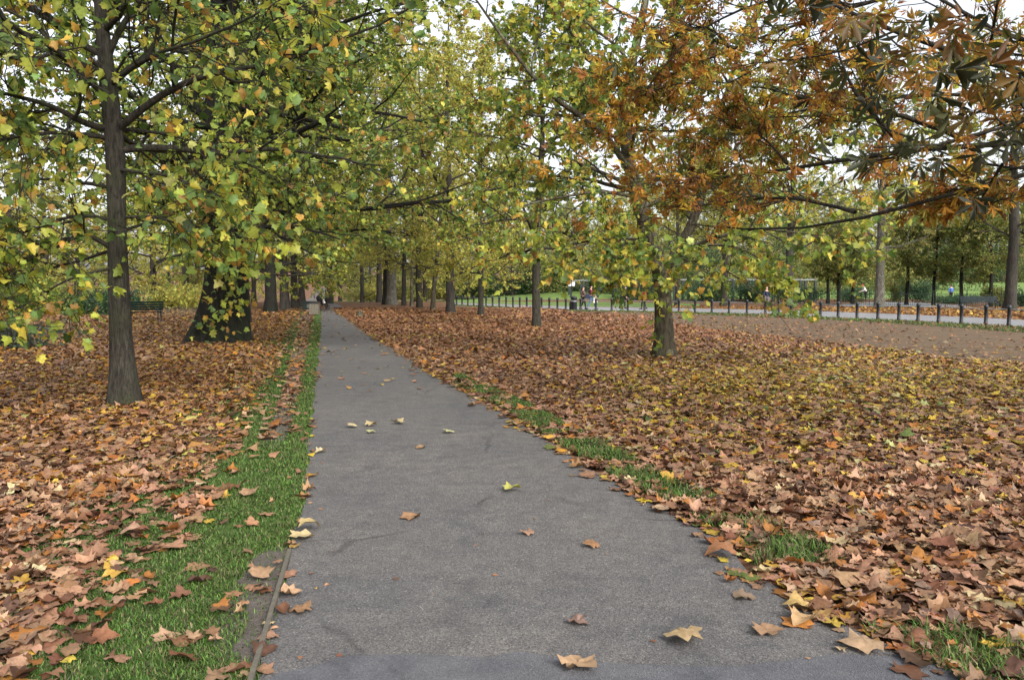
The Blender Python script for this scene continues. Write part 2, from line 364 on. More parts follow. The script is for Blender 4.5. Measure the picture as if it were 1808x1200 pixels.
def leaf_arrays(T, pos, dirs, nor, size, cols, rng, curl=.35, edge=.25, crumple=0.0):
    tv, tf = T; n = len(pos); m_ = len(tv)
    d = nrm(dirs); s = nrm(np.cross(d, nor)); nn = np.cross(s, d)
    k1 = rng.normal(0, curl, (n, 1)); k2 = rng.normal(0, curl, (n, 1)); k3 = rng.normal(0, curl * .6, (n, 1))
    x, y = tv[:, 0][None], tv[:, 1][None]
    zz = k1 * x * x * 1.6 + k2 * (y - .4) ** 2 * 1.2 + k3 * x * (y - .4) + .12 * curl * np.abs(x)
    if crumple: zz = zz + rng.normal(0, crumple, zz.shape) * (.4 + r2_(x, y)) + crumple * 1.2 * np.sin(9 * x + rng.uniform(0, 6, (n, 1))) * np.abs(x)
    xs = x * (1 - .25 * np.abs(k1)); ysx = y + 0 * k1
    V = pos[:, None] + size[:, None, None] * (xs[..., None] * s[:, None] + ysx[..., None] * d[:, None] + zz[..., None] * nn[:, None])
    off = (np.arange(n) * m_)[:, None]
    ff = np.array([i for f in tf for i in f]); sz = np.array([len(f) for f in tf])
    r2 = (x ** 2 + (y - .4) ** 2) / .4
    ed = 1 - edge * rng.uniform(0, 1, (n, 1)) * np.clip(r2, 0, 1)
    C = cols[:, None] * ed[..., None]
    return V.reshape(-1, 3), (off + ff[None]).ravel(), np.tile(sz, n), C.reshape(-1, 3)
def join(parts):
    V = []; Fl = []; Sz = []; C = []; o = 0
    for v, f, s, c in parts:
        V.append(v); Fl.append(f + o); Sz.append(s); C.append(c); o += len(v)
    return np.concatenate(V), np.concatenate(Fl), np.concatenate(Sz), np.concatenate(C)
def pick(rng, pal, n, jit=.18):
    c = np.array([p[1] for p in pal]); w_ = np.array([p[0] for p in pal], float); w_ /= w_.sum()
    k = c[rng.choice(len(c), n, p=w_)]
    return np.clip(k * (1 + rng.normal(0, jit, (n, 1))) * (1 + rng.normal(0, .04, (n, 3))), .004, .9)
PAL = {
 'plane': [(5, (0.268, 0.356, 0.067)), (5, (0.442, 0.486, 0.079)), (3, (0.169, 0.267, 0.077)), (2.2, (0.714, 0.617, 0.099)), (1.3, (0.6, 0.36, 0.069)), (1, (0.358, 0.212, 0.059)), (1.6, (0.085, 0.142, 0.034)), (0.8, (0.541, 0.561, 0.184))],
 'plane_dark': [(6, (0.222, 0.32, 0.069)), (4, (0.428, 0.474, 0.082)), (3, (0.161, 0.247, 0.07)), (1.2, (0.72, 0.678, 0.118)), (1, (0.413, 0.228, 0.067)), (2, (0.096, 0.148, 0.035))],
 'yellow': [(5, (0.614, 0.598, 0.136)), (4, (0.424, 0.464, 0.112)), (3, (0.72, 0.705, 0.153)), (1.2, (0.696, 0.391, 0.135)), (1.5, (0.201, 0.243, 0.075))],
 'fargreen': [(4, (0.31, 0.36, 0.114)), (4, (0.482, 0.485, 0.134)), (2, (0.186, 0.241, 0.093)), (1.3, (0.644, 0.493, 0.158)), (1, (0.488, 0.301, 0.142))],
 'chest': [(5, (0.601, 0.325, 0.052)), (4, (0.437, 0.193, 0.046)), (3, (0.401, 0.368, 0.062)), (3, (0.181, 0.215, 0.052)), (1.5, (0.7, 0.498, 0.062)), (1, (0.238, 0.12, 0.052))],
 'chest_near': [(4, (0.038, 0.045, 0.016)), (3, (0.07, 0.075, 0.02)), (2, (0.119, 0.083, 0.02)), (1.5, (0.182, 0.083, 0.02)), (1, (0.252, 0.15, 0.024))],  # dark leaf colours, darkened further to paint in backlit shade
 'bush': [(4, (0.052, 0.117, 0.049)), (3, (0.078, 0.156, 0.07)), (1, (0.13, 0.182, 0.07)), (1, (0.039, 0.078, 0.042))],
 'greybush': [(4, (.12, .17, .12)), (3, (.09, .14, .09)), (1, (.18, .2, .15))],
 'lime': [(4, (0.13, 0.194, 0.05)), (3, (0.216, 0.281, 0.063)), (2, (0.389, 0.367, 0.075)), (1, (0.432, 0.259, 0.099))],
}
# ------------------------------------------------------------------ trees
def resample(pts, n):
    pts = np.asarray(pts, float); d = np.r_[0, np.cumsum(np.linalg.norm(np.diff(pts, axis=0), axis=1))]
    q = np.linspace(0, d[-1], n); out = np.stack([np.interp(q, d, pts[:, i]) for i in range(3)], -1)
    for _ in range(2): out[1:-1] = (out[:-2] + 2 * out[1:-1] + out[2:]) / 4
    return out
def tubes(PLN, RAD, k):
    B, n = PLN.shape[:2]
    t = np.empty_like(PLN); t[:, 1:-1] = PLN[:, 2:] - PLN[:, :-2]; t[:, 0] = PLN[:, 1] - PLN[:, 0]; t[:, -1] = PLN[:, -1] - PLN[:, -2]
    t = nrm(t); mean = nrm(PLN[:, -1] - PLN[:, 0]); ax = np.zeros((B, 3)); ax[np.arange(B), np.argmin(np.abs(mean), axis=1)] = 1
    n1 = nrm(np.cross(t, ax[:, None])); n2 = np.cross(t, n1)
    a = np.linspace(0, 2 * np.pi, k, endpoint=False)
    V = PLN[:, :, None] + RAD[:, :, None, None] * (np.cos(a)[None, None, :, None] * n1[:, :, None] + np.sin(a)[None, None, :, None] * n2[:, :, None])
    i = np.arange(B * n * k).reshape(B, n, k); j = np.roll(i, -1, axis=2)
    f = np.stack([i[:, :-1], j[:, :-1], j[:, 1:], i[:, 1:]], -1).reshape(-1)
    return V.reshape(-1, 3), f, np.full(B * (n - 1) * k, 4), np.zeros((B * n * k, 3))
def kids(rng, PLN, RAD, per, t0, t1, ang, lenfac, n, wob, trop, rfac, flat=1.0, minlen=.15, lens=None):
    B, m_ = PLN.shape[:2]; pl_ = np.linalg.norm(np.diff(PLN, axis=1), axis=2).sum(1)
    idx = np.repeat(np.arange(B), per); st = np.tile(np.arange(per), B)
    t = t0 + (t1 - t0) * (st + rng.uniform(0, 1, len(idx))) / per
    f = t * (m_ - 1); i = np.clip(f.astype(int), 0, m_ - 2); fr = (f - i)[:, None]
    p = PLN[idx, i] * (1 - fr) + PLN[idx, i + 1] * fr; tn = nrm(PLN[idx, i + 1] - PLN[idx, i])
    r = RAD[idx, i] * (1 - fr[:, 0]) + RAD[idx, i + 1] * fr[:, 0]
    v = rng.normal(size=p.shape); v[:, 2] *= flat; v -= (v * tn).sum(1, keepdims=True) * tn; v = nrm(v)
    a = R(ang) + rng.normal(0, .22, len(idx)); d = tn * np.cos(a)[:, None] + v * np.sin(a)[:, None]
    L = np.maximum(lenfac * pl_[idx] * (1 - .45 * t) * rng.uniform(.6, 1.25, len(idx)), minlen) if lens is None else rng.uniform(lens[0], lens[1], len(idx))
    out = np.empty((len(idx), n, 3)); out[:, 0] = p
    for k in range(1, n):
        d = nrm(d + rng.normal(0, wob, d.shape) + np.array((0, 0, trop))); out[:, k] = out[:, k - 1] + d * (L / (n - 1))[:, None]
    r0 = np.maximum(r * rfac, .003)
    return out, r0[:, None] * np.linspace(1, .35, n)[None]
def leaves_on(rng, PLN, count, T, size, pal, droop=.5, off=.08, curl=.3, njit=.75):
    B, m_ = PLN.shape[:2]; idx = rng.integers(0, B, count); t = (1 - .85 * rng.uniform(0, 1, count) ** 1.6) * (m_ - 1)
    i = np.clip(t.astype(int), 0, m_ - 2); fr = (t - i)[:, None]
    p = PLN[idx, i] * (1 - fr) + PLN[idx, i + 1] * fr; tn = nrm(PLN[idx, i + 1] - PLN[idx, i])
    d = nrm(rng.normal(size=p.shape) + tn * .7 + np.array((0, 0, -droop)))
    p = p + d * off * rng.uniform(.3, 1.2, (count, 1))
    up_ = nrm(rng.normal(0, njit, p.shape) + np.array((0, 0, .9)))
    return leaf_arrays(T, p, d, up_, size * rng.uniform(.55, 1.2, count), pick(rng, pal, count), rng, curl)
def make_trunk(pts, rad, sides, rng, lobes=0, lobe_amp=.0, flare=.35, n=26):
    q = resample(pts, n); d = np.r_[0, np.cumsum(np.linalg.norm(np.diff(q, axis=0), axis=1))]
    pr_ = np.linspace(0, 1, len(rad)); r = np.interp(d / d[-1], pr_, rad)
    V, f, sz, c = tubes(q[None], r[None], sides)
    V = V.reshape(n, sides, 3)
    a = np.linspace(0, 2 * np.pi, sides, endpoint=False); ph = rng.uniform(0, 6.28, 6)
    for i in range(n):
        h = d[i]; fl = flare * math.exp(-h / (1.2 * rad[0] + .12))
        k = 1 + fl * (1 + .5 * np.sin(3 * a + ph[0]) + .35 * np.sin(5 * a + ph[1]))
        k = k + lobe_amp * np.exp(-h / (rad[0] * 3 + .01)) * np.sin(lobes * a + ph[2])
        k = k + .05 * np.sin(2 * a + ph[3] + h * 1.7) + .035 * np.sin(4 * a + ph[4] + h * 3.1) + .02 * np.sin(7 * a + h * 6 + ph[5])
        V[i] = q[i] + (V[i] - q[i]) * k[:, None]
    return (V.reshape(-1, 3), f, sz, c), q, r
def make_tree(name, label, base, trunk, rad, limbs=(), limb_r=(), auto=0, auto_z=(2.5, 8), auto_len=4, auto_el=25, sub=7, subf=.45, twig=5, twl=(.35, .8),
              leaves=5000, size=.16, T=T_MID, pal='plane', mat='bark', seed=1, sides=16, lobes=0, lobe_amp=0, flare=.35, droop=.5, extra_leaves=None,
              group=None, cat='tree', trop=.03, sub_sides=5, prof=None, curl=.3, ttrop=-.04, off=.08, twmin=.005, njit=.75, sflat=.8, strop=None, zmin=None, swob=.13):
    rng = np.random.default_rng(seed); base = np.asarray(base, float)
    parts = []; tr, q, r = make_trunk(trunk, rad, sides, rng, lobes, lobe_amp, flare); parts.append(tr)
    Ls = []; Rs = []; n = 14
    for L, r0 in zip(limbs, limb_r):
        g = resample(L, n); amp = np.linalg.norm(g[-1] - g[0]) * .005; g[1:] += np.cumsum(rng.normal(0, amp, (n - 1, 3)), axis=0) * .5
        Ls.append(g); Rs.append(r0 * np.linspace(1, .14, n))
    for k in range(auto):
        z = auto_z[0] + (auto_z[1] - auto_z[0]) * (k + rng.uniform(0, 1)) / auto
        i = int(np.argmin(np.abs(q[:, 2] - base[2] - z))); az = k * 2.4 + rng.uniform(-.5, .5)
        f = (z - auto_z[0]) / max(auto_z[1] - auto_z[0], .1)
        L = auto_len * (prof(f) if prof else (1 - .55 * f)) * rng.uniform(.75, 1.15); el = R(auto_el + 30 * f + rng.uniform(-12, 12))
        d = np.array((math.cos(az) * math.cos(el), math.sin(az) * math.cos(el), math.sin(el))); g = [q[i]]
        for s in range(n - 1):
            d = nrm(d + rng.normal(0, .10, 3) + np.array((0, 0, trop))); g.append(g[-1] + d * L / (n - 1))
        Ls.append(np.array(g)); Rs.append(min(r[i] * .5, .012 * L + .010) * np.linspace(1, .15, n))
    LP, LR = np.array(Ls), np.array(Rs)
    parts.append(tubes(LP, LR, 8))
    SP, SR = kids(rng, LP, LR, sub, .15, .98, 48, subf, 8, swob, trop if strop is None else strop, .6, sflat)
    if zmin: k_ = SP[:, :, 2].min(1) > zmin; SP, SR = SP[k_], SR[k_]
    parts.append(tubes(SP, SR, sub_sides))
    TP, TRr = kids(rng, SP, SR, twig, .1, 1, 42, .5, 5, .16, ttrop, .55, .9, lens=twl)
    if zmin: k_ = TP[:, :, 2].min(1) > zmin; TP, TRr = TP[k_], TRr[k_]
    parts.append(tubes(TP, np.maximum(TRr, twmin), 3))
    LT, LTR = kids(rng, LP, LR, max(3, sub // 2), .3, 1, 45, .5, 5, .16, ttrop, .3, .9, lens=twl)
    if zmin: k_ = LT[:, :, 2].min(1) > zmin; LT, LTR = LT[k_], LTR[k_]
    parts.append(tubes(LT, np.maximum(LTR, twmin), 3))
    AL = np.concatenate([TP, LT])
    lp = [leaves_on(rng, AL, leaves, T, size, PAL[pal], droop, off, curl, njit)]
    if extra_leaves: lp += extra_leaves(rng, q, r)
    root = empty(name, base, 0, label, cat, group)
    for nm, arr, mt, sm in (('trunk', join(parts), M[mat], True), ('crown', join(lp), M['leaf'], False)):
        V, f, sz, c = arr
        o = link(nm, mesh_np(nm, V - base, f, sz, sm, c if nm == 'crown' else None), mt, root)
    return root
def px(d, *pts):                      # limb given as photo points at a depth (or with own depths)
    return [P(p[0], p[1], p[2] if len(p) > 2 else d) for p in pts]

# near left plane tree ------------------------------------------------
b0 = G(222, 715); d0 = b0[1]
tr0 = [b0] + px(d0, (217, 660), (212, 560), (207, 440), (206, 330), (202, 230), (188, 130), (176, 0), (172, -150), (190, -330))
make_tree('plane_tree', 'nearest young plane tree left of the path, slim dark trunk, big green yellow leaves', b0, tr0,
    [.175, .142, .132, .122, .115, .105, .085, .07, .05, .02],
    [px(d0, (212, 225), (260, 182, 10.7), (330, 140, 10.5), (400, 120, 10.3), (460, 112, 10), (530, 106, 9.7), (585, 62, 9.5), (690, 42, 9.3), (770, -20, 9.2)),
     px(d0, (188, 110), (215, 45), (250, 2), (290, -70), (350, -160)),
     px(d0, (195, 228), (150, 222, 10.6), (100, 190, 10.3), (50, 176, 10), (0, 166, 9.8), (-120, 140, 9.4)),
     px(d0, (200, 245), (120, 234, 10.4), (60, 236, 10.1), (0, 246, 9.7), (-100, 270, 9.3)),
     px(d0, (205, 445), (165, 415, 10.6), (140, 405, 10.5), (110, 435, 10.2), (60, 452, 9.9), (0, 462, 9.5), (-110, 470, 9)),
     px(d0, (205, 390), (140, 378, 10.4), (70, 402, 10), (0, 428, 9.7), (-80, 440, 9.3)),
     px(d0, (182, 165), (110, 100, 10.5), (60, 42, 10.3), (0, 12, 10), (-80, -40, 9.8)),
     px(d0, (208, 228), (290, 232, 11.2), (380, 262, 11.8), (460, 300, 12.4), (540, 330, 12.8)),
     px(d0, (210, 385), (280, 380, 10.8), (340, 410, 11), (410, 445, 11.4)),
     px(d0, (206, 470), (120, 490, 10.2), (40, 540, 9.8), (-50, 575, 9.4)),
     px(d0, (204, 440), (100, 470, 11.6), (0, 510, 12), (-90, 560, 12.2)),
     px(d0, (190, 330), (80, 310, 11.5), (-20, 330, 12), (-120, 360, 12.3)),
     px(d0, (195, 150), (270, 100, 10), (370, 70, 9.4), (470, 30, 9), (560, -40, 8.7)),
     px(d0, (205, 300), (300, 310, 10.2), (390, 345, 9.8), (470, 400, 9.6))],
    [.052, .048, .05, .036, .036, .026, .042, .026, .022, .022, .026, .026, .034, .026],
    auto=12, auto_z=(3.4, 7.0), auto_len=4.0, auto_el=12, sub=10, subf=.42, twig=7, twl=(.3, .8), leaves=7200, size=.128, T=T_HI, pal='plane', seed=11, zmin=.85, sides=24, droop=1.1, curl=.4)

# right plane tree by the middle of the leafy field ---------------------
b1 = G(1172, 632); d1 = b1[1]
def trunk_suckers(pts):
    def fn(rng, q, r):
        out = []
        for (u, v, d, n, sp_) in pts:
            c = P(u, v, d); p = c + rng.normal(0, sp_, (n, 3)) * np.array((1, .7, .9))
            out.append(leaf_arrays(T_HI, p, nrm(rng.normal(size=(n, 3)) + np.array((0, -.3, -.7))), nrm(rng.normal(0, .7, (n, 3)) + np.array((0, -.5, .6))), .17 * rng.uniform(.6, 1.2, n), pick(rng, PAL['plane'], n), rng, .35))
        return out
    return fn
make_tree('plane_tree', 'forked plane tree with flaking brown trunk standing in the leafy field right of the path', b1,
    [b1] + px(d1, (1172, 600), (1172, 560), (1170, 510), (1166, 465), (1148, 420), (1128, 350), (1108, 290), (1100, 200), (1118, 100), (1142, 0), (1150, -120)),
    [.215, .19, .18, .175, .18, .14, .12, .11, .095, .08, .06, .03],
    [px(d1, (1110, 300), (1055, 218, 17.5), (990, 186, 17.2), (935, 130, 17), (890, 70, 17), (840, 0, 17), (800, -60, 17)),
     px(d1, (1178, 470), (1205, 432), (1225, 380), (1250, 300), (1262, 210), (1300, 100), (1330, -40)),
     px(d1, (1182, 462), (1260, 425, 17), (1330, 440, 16.5), (1375, 500, 16.2), (1390, 560, 16)),
     px(d1, (1150, 425), (1090, 420, 17.2), (1030, 430, 16.8), (975, 450, 16.5)),
     px(d1, (1200, 440), (1320, 400, 17), (1430, 415, 16.5), (1520, 450, 16.2)),
     px(d1, (1125, 350), (1060, 335, 17.5), (980, 350, 17), (900, 370, 16.8), (830, 400, 16.5)),
     px(d1, (1105, 240), (1040, 100, 17.5), (980, 30, 17), (930, -60, 16.8)),
     px(d1, (1150, 430), (1115, 455, 16.8), (1098, 480, 16.4), (1090, 505, 16.2)),
     px(d1, (1190, 455), (1280, 470, 16), (1350, 520, 15.6), (1400, 580, 15.4)),
     px(d1, (1255, 250), (1380, 210, 17), (1500, 200, 16.5), (1620, 230, 16)),
     px(d1, (1120, 330), (1000, 280, 19), (900, 250, 20), (800, 230, 20.5)),
     px(d1, (1235, 330), (1330, 330, 19), (1450, 360, 20), (1560, 380, 20.5))],
    [.08, .12, .035, .04, .05, .045, .06, .025, .03, .05, .05, .05],
    auto=10, auto_z=(3.0, 7.5), auto_len=4.5, auto_el=15, sub=9, subf=.4, twig=6, twl=(.3, .8), leaves=9500, size=.14, T=T_HI, pal='plane', zmin=1.0, mat='bark_flaky', seed=23, sides=24, droop=1.1, curl=.38,
    extra_leaves=trunk_suckers([(1150, 598, 17.6, 9, .12), (1172, 545, 17.6, 8, .12), (1160, 470, 17.5, 26, .3), (1200, 455, 17.4, 22, .3), (1120, 510, 17, 14, .3)]))

# horse chestnut reaching in from the right ------------------------------
bc = np.array((9.6, 8.2, 0))
ctop = bc + np.array((.1, .1, 3.2))
lim_c = [[ctop] + px(7, (2050, 235, 7.2), (1808, 245, 7.2), (1700, 246, 7.4), (1600, 262, 7.7), (1500, 276, 8.1), (1400, 292, 8.6), (1320, 312, 9), (1240, 318, 9.5), (1160, 332, 10), (1080, 345, 10.4)),
    [ctop + (0, 0, -.2)] + px(7, (2000, 245, 6.6), (1770, 290, 6.6), (1700, 322, 6.8), (1640, 345, 7), (1510, 375, 7.5), (1460, 400, 7.9), (1380, 411, 8.3), (1290, 396, 8.8), (1220, 390, 9.2)),
    px(7, (1510, 375, 7.5), (1440, 352, 8), (1350, 345, 8.5), (1240, 362, 9), (1150, 365, 9.5)),
    [ctop + (0, 0, .3)] + px(7, (2050, 160, 6.6), (1808, 130, 6.5), (1700, 90, 6.8), (1600, 46, 7.2), (1500, 10, 7.6), (1400, -40, 8)),
    [ctop + (0, 0, .5)] + px(7, (2050, 130, 6.2), (1808, 96, 6.1), (1740, 60, 6.4), (1660, 12, 6.7), (1560, -60, 7)),
    px(7, (1600, 262, 7.7), (1548, 212, 7.8), (1502, 155, 7.9), (1482, 100, 8), (1466, 30, 8.2)),
    px(7, (1390, 290, 8.6), (1345, 238, 8.9), (1290, 232, 9.2), (1220, 285, 9.5)),
    [ctop + (0, 0, .8)] + px(7, (2000, -20, 8.5), (1700, -30, 9), (1500, 10, 9.5), (1380, 60, 9.8), (1280, 100, 10.2), (1180, 140, 10.6)),
    [ctop + (0, 0, .8)] + px(7, (1900, 120, 9), (1650, 110, 9.6), (1450, 70, 10), (1300, 90, 10.4), (1170, 200, 10.8), (1090, 260, 11)),
    [ctop + (0, 0, .6)] + px(7, (1850, 180, 9), (1600, 170, 9.5), (1420, 180, 10), (1280, 240, 10.4), (1180, 250, 10.6), (1080, 240, 10.8)),
    px(7, (1700, 246, 7.4), (1600, 200, 8.5), (1480, 190, 9.2), (1350, 150, 9.8), (1220, 130, 10.2), (1110, 170, 10.5)),
    px(7, (1500, 10, 9.5), (1400, -10, 9.8), (1300, 20, 10), (1210, 60, 10.2), (1130, 160, 10.4)),
    px(7, (1770, 290, 6.6), (1740, 340, 7), (1715, 380, 7.4), (1700, 420, 7.6)),
    px(7, (1300, 100, 10.2), (1250, 40, 10.3), (1190, 60, 10.4), (1120, 110, 10.4), (1060, 210, 10.4))]
lr_c = [.05, .045, .02, .075, .06, .026, .015, .06, .04, .04, .03, .025, .014, .02]
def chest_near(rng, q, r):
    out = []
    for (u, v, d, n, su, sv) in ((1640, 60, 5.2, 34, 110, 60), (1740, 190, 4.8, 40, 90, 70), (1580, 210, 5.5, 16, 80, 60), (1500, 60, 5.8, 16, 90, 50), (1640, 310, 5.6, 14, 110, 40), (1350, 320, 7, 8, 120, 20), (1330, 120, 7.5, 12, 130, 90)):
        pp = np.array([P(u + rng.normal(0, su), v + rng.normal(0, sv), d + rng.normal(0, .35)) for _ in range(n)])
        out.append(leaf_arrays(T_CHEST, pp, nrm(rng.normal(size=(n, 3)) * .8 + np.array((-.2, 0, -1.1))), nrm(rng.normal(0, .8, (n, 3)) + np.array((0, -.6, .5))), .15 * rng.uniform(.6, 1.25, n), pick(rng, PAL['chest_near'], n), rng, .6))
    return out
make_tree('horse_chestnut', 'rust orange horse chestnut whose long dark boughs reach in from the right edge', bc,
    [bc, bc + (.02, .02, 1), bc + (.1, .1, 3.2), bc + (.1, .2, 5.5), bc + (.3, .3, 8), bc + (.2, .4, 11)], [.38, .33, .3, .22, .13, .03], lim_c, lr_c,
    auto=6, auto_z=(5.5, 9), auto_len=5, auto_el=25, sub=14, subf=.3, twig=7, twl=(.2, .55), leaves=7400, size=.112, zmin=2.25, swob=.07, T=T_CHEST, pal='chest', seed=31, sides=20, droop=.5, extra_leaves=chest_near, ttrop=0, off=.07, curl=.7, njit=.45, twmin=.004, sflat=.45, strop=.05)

# old tree left with buttressed trunk ---------------------------------
b2 = G(392, 604); d2 = b2[1]
def old_extra(rng, q, r):
    out = trunk_suckers([(395, 520, d2 - 1.0, 40, .38), (385, 560, d2 - 1.1, 22, .35), (420, 540, d2 - .9, 24, .3), (372, 585, d2 - 1.2, 16, .25), (425, 480, d2 - .9, 26, .4), (360, 450, d2 - 1.2, 40, .6)])(rng, q, r)
    return out
make_tree('old_lime_tree', 'massive old tree with dark flared buttressed trunk left of the path', b2,
    [b2] + px(d2, (395, 575), (398, 540), (400, 500), (400, 440), (398, 360), (394, 250), (398, 100), (402, -100), (400, -350)),
    [.66, .575, .53, .50, .49, .48, .43, .34, .2, .06],
    [px(d2, (398, 440), (450, 400, 21), (520, 395, 19.5), (600, 420, 18.5)), px(d2, (398, 420), (330, 390, 21.5), (260, 390, 20.5), (180, 420, 20)),
     px(d2, (396, 330), (480, 260, 21), (580, 200, 19.5), (680, 190, 18.5), (760, 210, 18)), px(d2, (396, 300), (300, 240, 22), (200, 200, 21), (100, 200, 20.5)),
     px(d2, (394, 200), (470, 110, 21.5), (570, 50, 20), (660, 20, 19), (740, 0, 18.5)), px(d2, (398, 380), (480, 340, 22), (560, 330, 22), (640, 360, 22)),
     px(d2, (396, 120), (480, 20, 21.5), (580, -40, 20), (680, -60, 19)), px(d2, (398, 440), (420, 420, 20), (440, 430, 18.5), (450, 470, 17.5)),
     px(d2, (396, 260), (460, 210, 25), (560, 160, 27), (650, 150, 28))],
    [.11, .12, .13, .15, .12, .09, .10, .06, .09],
    auto=30, auto_z=(3.4, 15), auto_len=8.5, auto_el=2, sub=12, subf=.42, twig=7, twl=(.4, 1.1), leaves=100000, size=.098, T=T_MID, pal='plane_dark', mat='bark_old', seed=41, sides=64, lobes=9, lobe_amp=.07, zmin=2.2, flare=.34, droop=1.0, extra_leaves=old_extra)
rb = MB()
for u0, v0, u1, v1, r0 in ((372, 600, 305, 612, .2), (425, 600, 452, 604, .22), (400, 604, 420, 612, .2)):
    a, b_ = G(u0, v0), G(u1, v1); pts = [a * (1 - f) + b_ * f + np.array((0, 0, .16 * (1 - f) ** 1.5 + .0)) for f in np.linspace(0, 1, 8)]
    rb.tube([p - b2 for p in pts], [r0 * (1 - .85 * f) for f in np.linspace(0, 1, 8)], 10)
rb.build('root', M['bark_old'], [o for o in COL.objects if o.name.startswith('old_lime_tree')][0], True)

# row trees -------------------------------------------------------------
def row_tree(name, label, u, v, wpx, H, cb, spread, leaves, seed, pal='yellow', mat='bark', lean=0, T=T_MID, size=.16, auto=18, el=12, lead=False, group=None, tw=4, sub=8, flare=.3):
    leaves = int(leaves * LK); size = size * SK; cb = cb * CBK; b = G(u, v); d = b[1]; r = .88 * wpx * d / F / 2; rng = np.random.default_rng(seed)
    top = np.array((lean * H, rng.normal(0, .3), H))
    tr_ = [b, b + top * .1 + (rng.normal(0, .03), 0, 0), b + top * .3 + (rng.normal(0, .1), 0, 0), b + top * .6 + (rng.normal(0, .2), 0, 0), b + top]
    return make_tree(name, label, b, tr_, [r * 1.1, r * .95, r * .8, r * .45, .03], auto=auto, auto_z=(cb, H * .93), auto_len=spread, auto_el=el, sub=sub, subf=.42, twig=tw, twl=(.35, 1.0),
        leaves=leaves, size=size, T=T, pal=pal, mat=mat, seed=seed, sides=16, droop=1.0, flare=flare, sub_sides=4, group=group, prof=(lambda f: (1 - .75 * f)) if lead else (lambda f: .7 + .95 * f - 1.15 * f * f))
AV = 'trees of the avenue'; LK = 4.6; CBK = .68; SK = .6
row_tree('plane_tree', 'slim straight tree with dark upright trunk in mid field between forked tree and avenue', 947, 578, 15, 13, 4.0, 5.0, 4200, 51, 'plane', 'bark', 0, T_MID, .19, 24, 5, True)
row_tree('plane_tree', 'thin dark young tree second along the right row beyond the slim straight tree', 849, 558, 10.5, 15, 2.6, 5.2, 6000, 52, 'yellow', 'bark', 0, T_MID, .18, 20, 8, group=AV)
row_tree('plane_tree', 'stout grey brown trunk tree left of the thin dark young tree', 795, 552, 15, 19, 2.8, 6.5, 8000, 53, 'yellow', 'bark_far', 0, T_MID, .18, 20, 8, group=AV)
row_tree('plane_tree', 'slender tree leaning to the right in the right hand row', 764, 548, 8.5, 17, 3.0, 5.5, 6000, 54, 'yellow', 'bark_flaky', .07, T_MID, .18, 18, 10, group=AV)
row_tree('plane_tree', 'dark knobbly trunk tree just left of the leaning slender tree', 741, 545, 11, 19, 3.2, 6, 7000, 55, 'yellow', 'bark', 0, T_KITE, .2, 18, 8, group=AV)
row_tree('plane_tree', 'short thin pale trunk tree between knobbly tree and the old clump, right of its pair', 727, 540, 6, 18, 3.5, 6, 5500, 56, 'yellow', 'bark_flaky', 0, T_KITE, .2, 16, 8, group=AV)
row_tree('plane_tree', 'short thin brown trunk tree beside the old clump, left of its pair', 713, 539.5, 8, 20, 3.5, 6.5, 6000, 57, 'yellow', 'bark_far', 0, T_KITE, .2, 16, 8, group=AV)
row_tree('old_plane_tree', 'broad grey old trunk with pale ridges, widest in the right hand row', 692, 538, 17, 27, 4.5, 9, 9000, 58, 'yellow', 'bark_grey', 0, T_KITE, .22, 22, 5, group=AV)
row_tree('old_plane_tree', 'dark broad old trunk hard against the left of the widest grey trunk', 681, 537.5, 11, 26, 5, 9, 8000, 59, 'fargreen', 'bark_far', 0, T_KITE, .22, 20, 5, group=AV)
row_tree('old_plane_tree', 'brown old trunk at the far left end of the right hand row', 670, 534, 10, 28, 5, 10, 8000, 60, 'yellow', 'bark_far', 0, T_KITE, .24, 20, 5, group=AV)
row_tree('old_plane_tree', 'lone tall grey trunk standing at the far end of the path', 583, 536, 10.5, 28, 5, 9, 9000, 61, 'fargreen', 'bark_far', 0, T_KITE, .24, 22, 5, group=AV)
row_tree('plane_tree', 'thin dark trunk tree right behind the massive buttressed tree', 438, 572, 12, 12, 3.2, 5.5, 7000, 62, 'plane', 'bark', 0, T_MID, .18, 18, 5, group=AV)
row_tree('old_plane_tree', 'dark broad trunk first in the left row behind the massive tree', 478, 552, 20, 23, 3.6, 8.5, 20000, 63, 'yellow', 'bark_old', 0, T_KITE, .2, 30, 4, group=AV)
row_tree('old_plane_tree', 'grey broad trunk second in the left hand row along the path', 503, 549, 16, 23, 3.6, 8.0, 18000, 64, 'fargreen', 'bark_far', 0, T_KITE, .21, 30, 4, group=AV)
row_tree('old_plane_tree', 'grey trunk third in the left hand row just before the litter bins', 520, 545, 13, 24, 3.6, 8.0, 18000, 65, 'fargreen', 'bark_far', 0, T_KITE, .22, 30, 4, group=AV)
row_tree('old_plane_tree', 'slimmest grey trunk ending the left hand row above the dark box', 533, 541, 12, 25, 3.6, 8.5, 18000, 66, 'yellow', 'bark_far', 0, T_KITE, .23, 30, 4, group=AV)

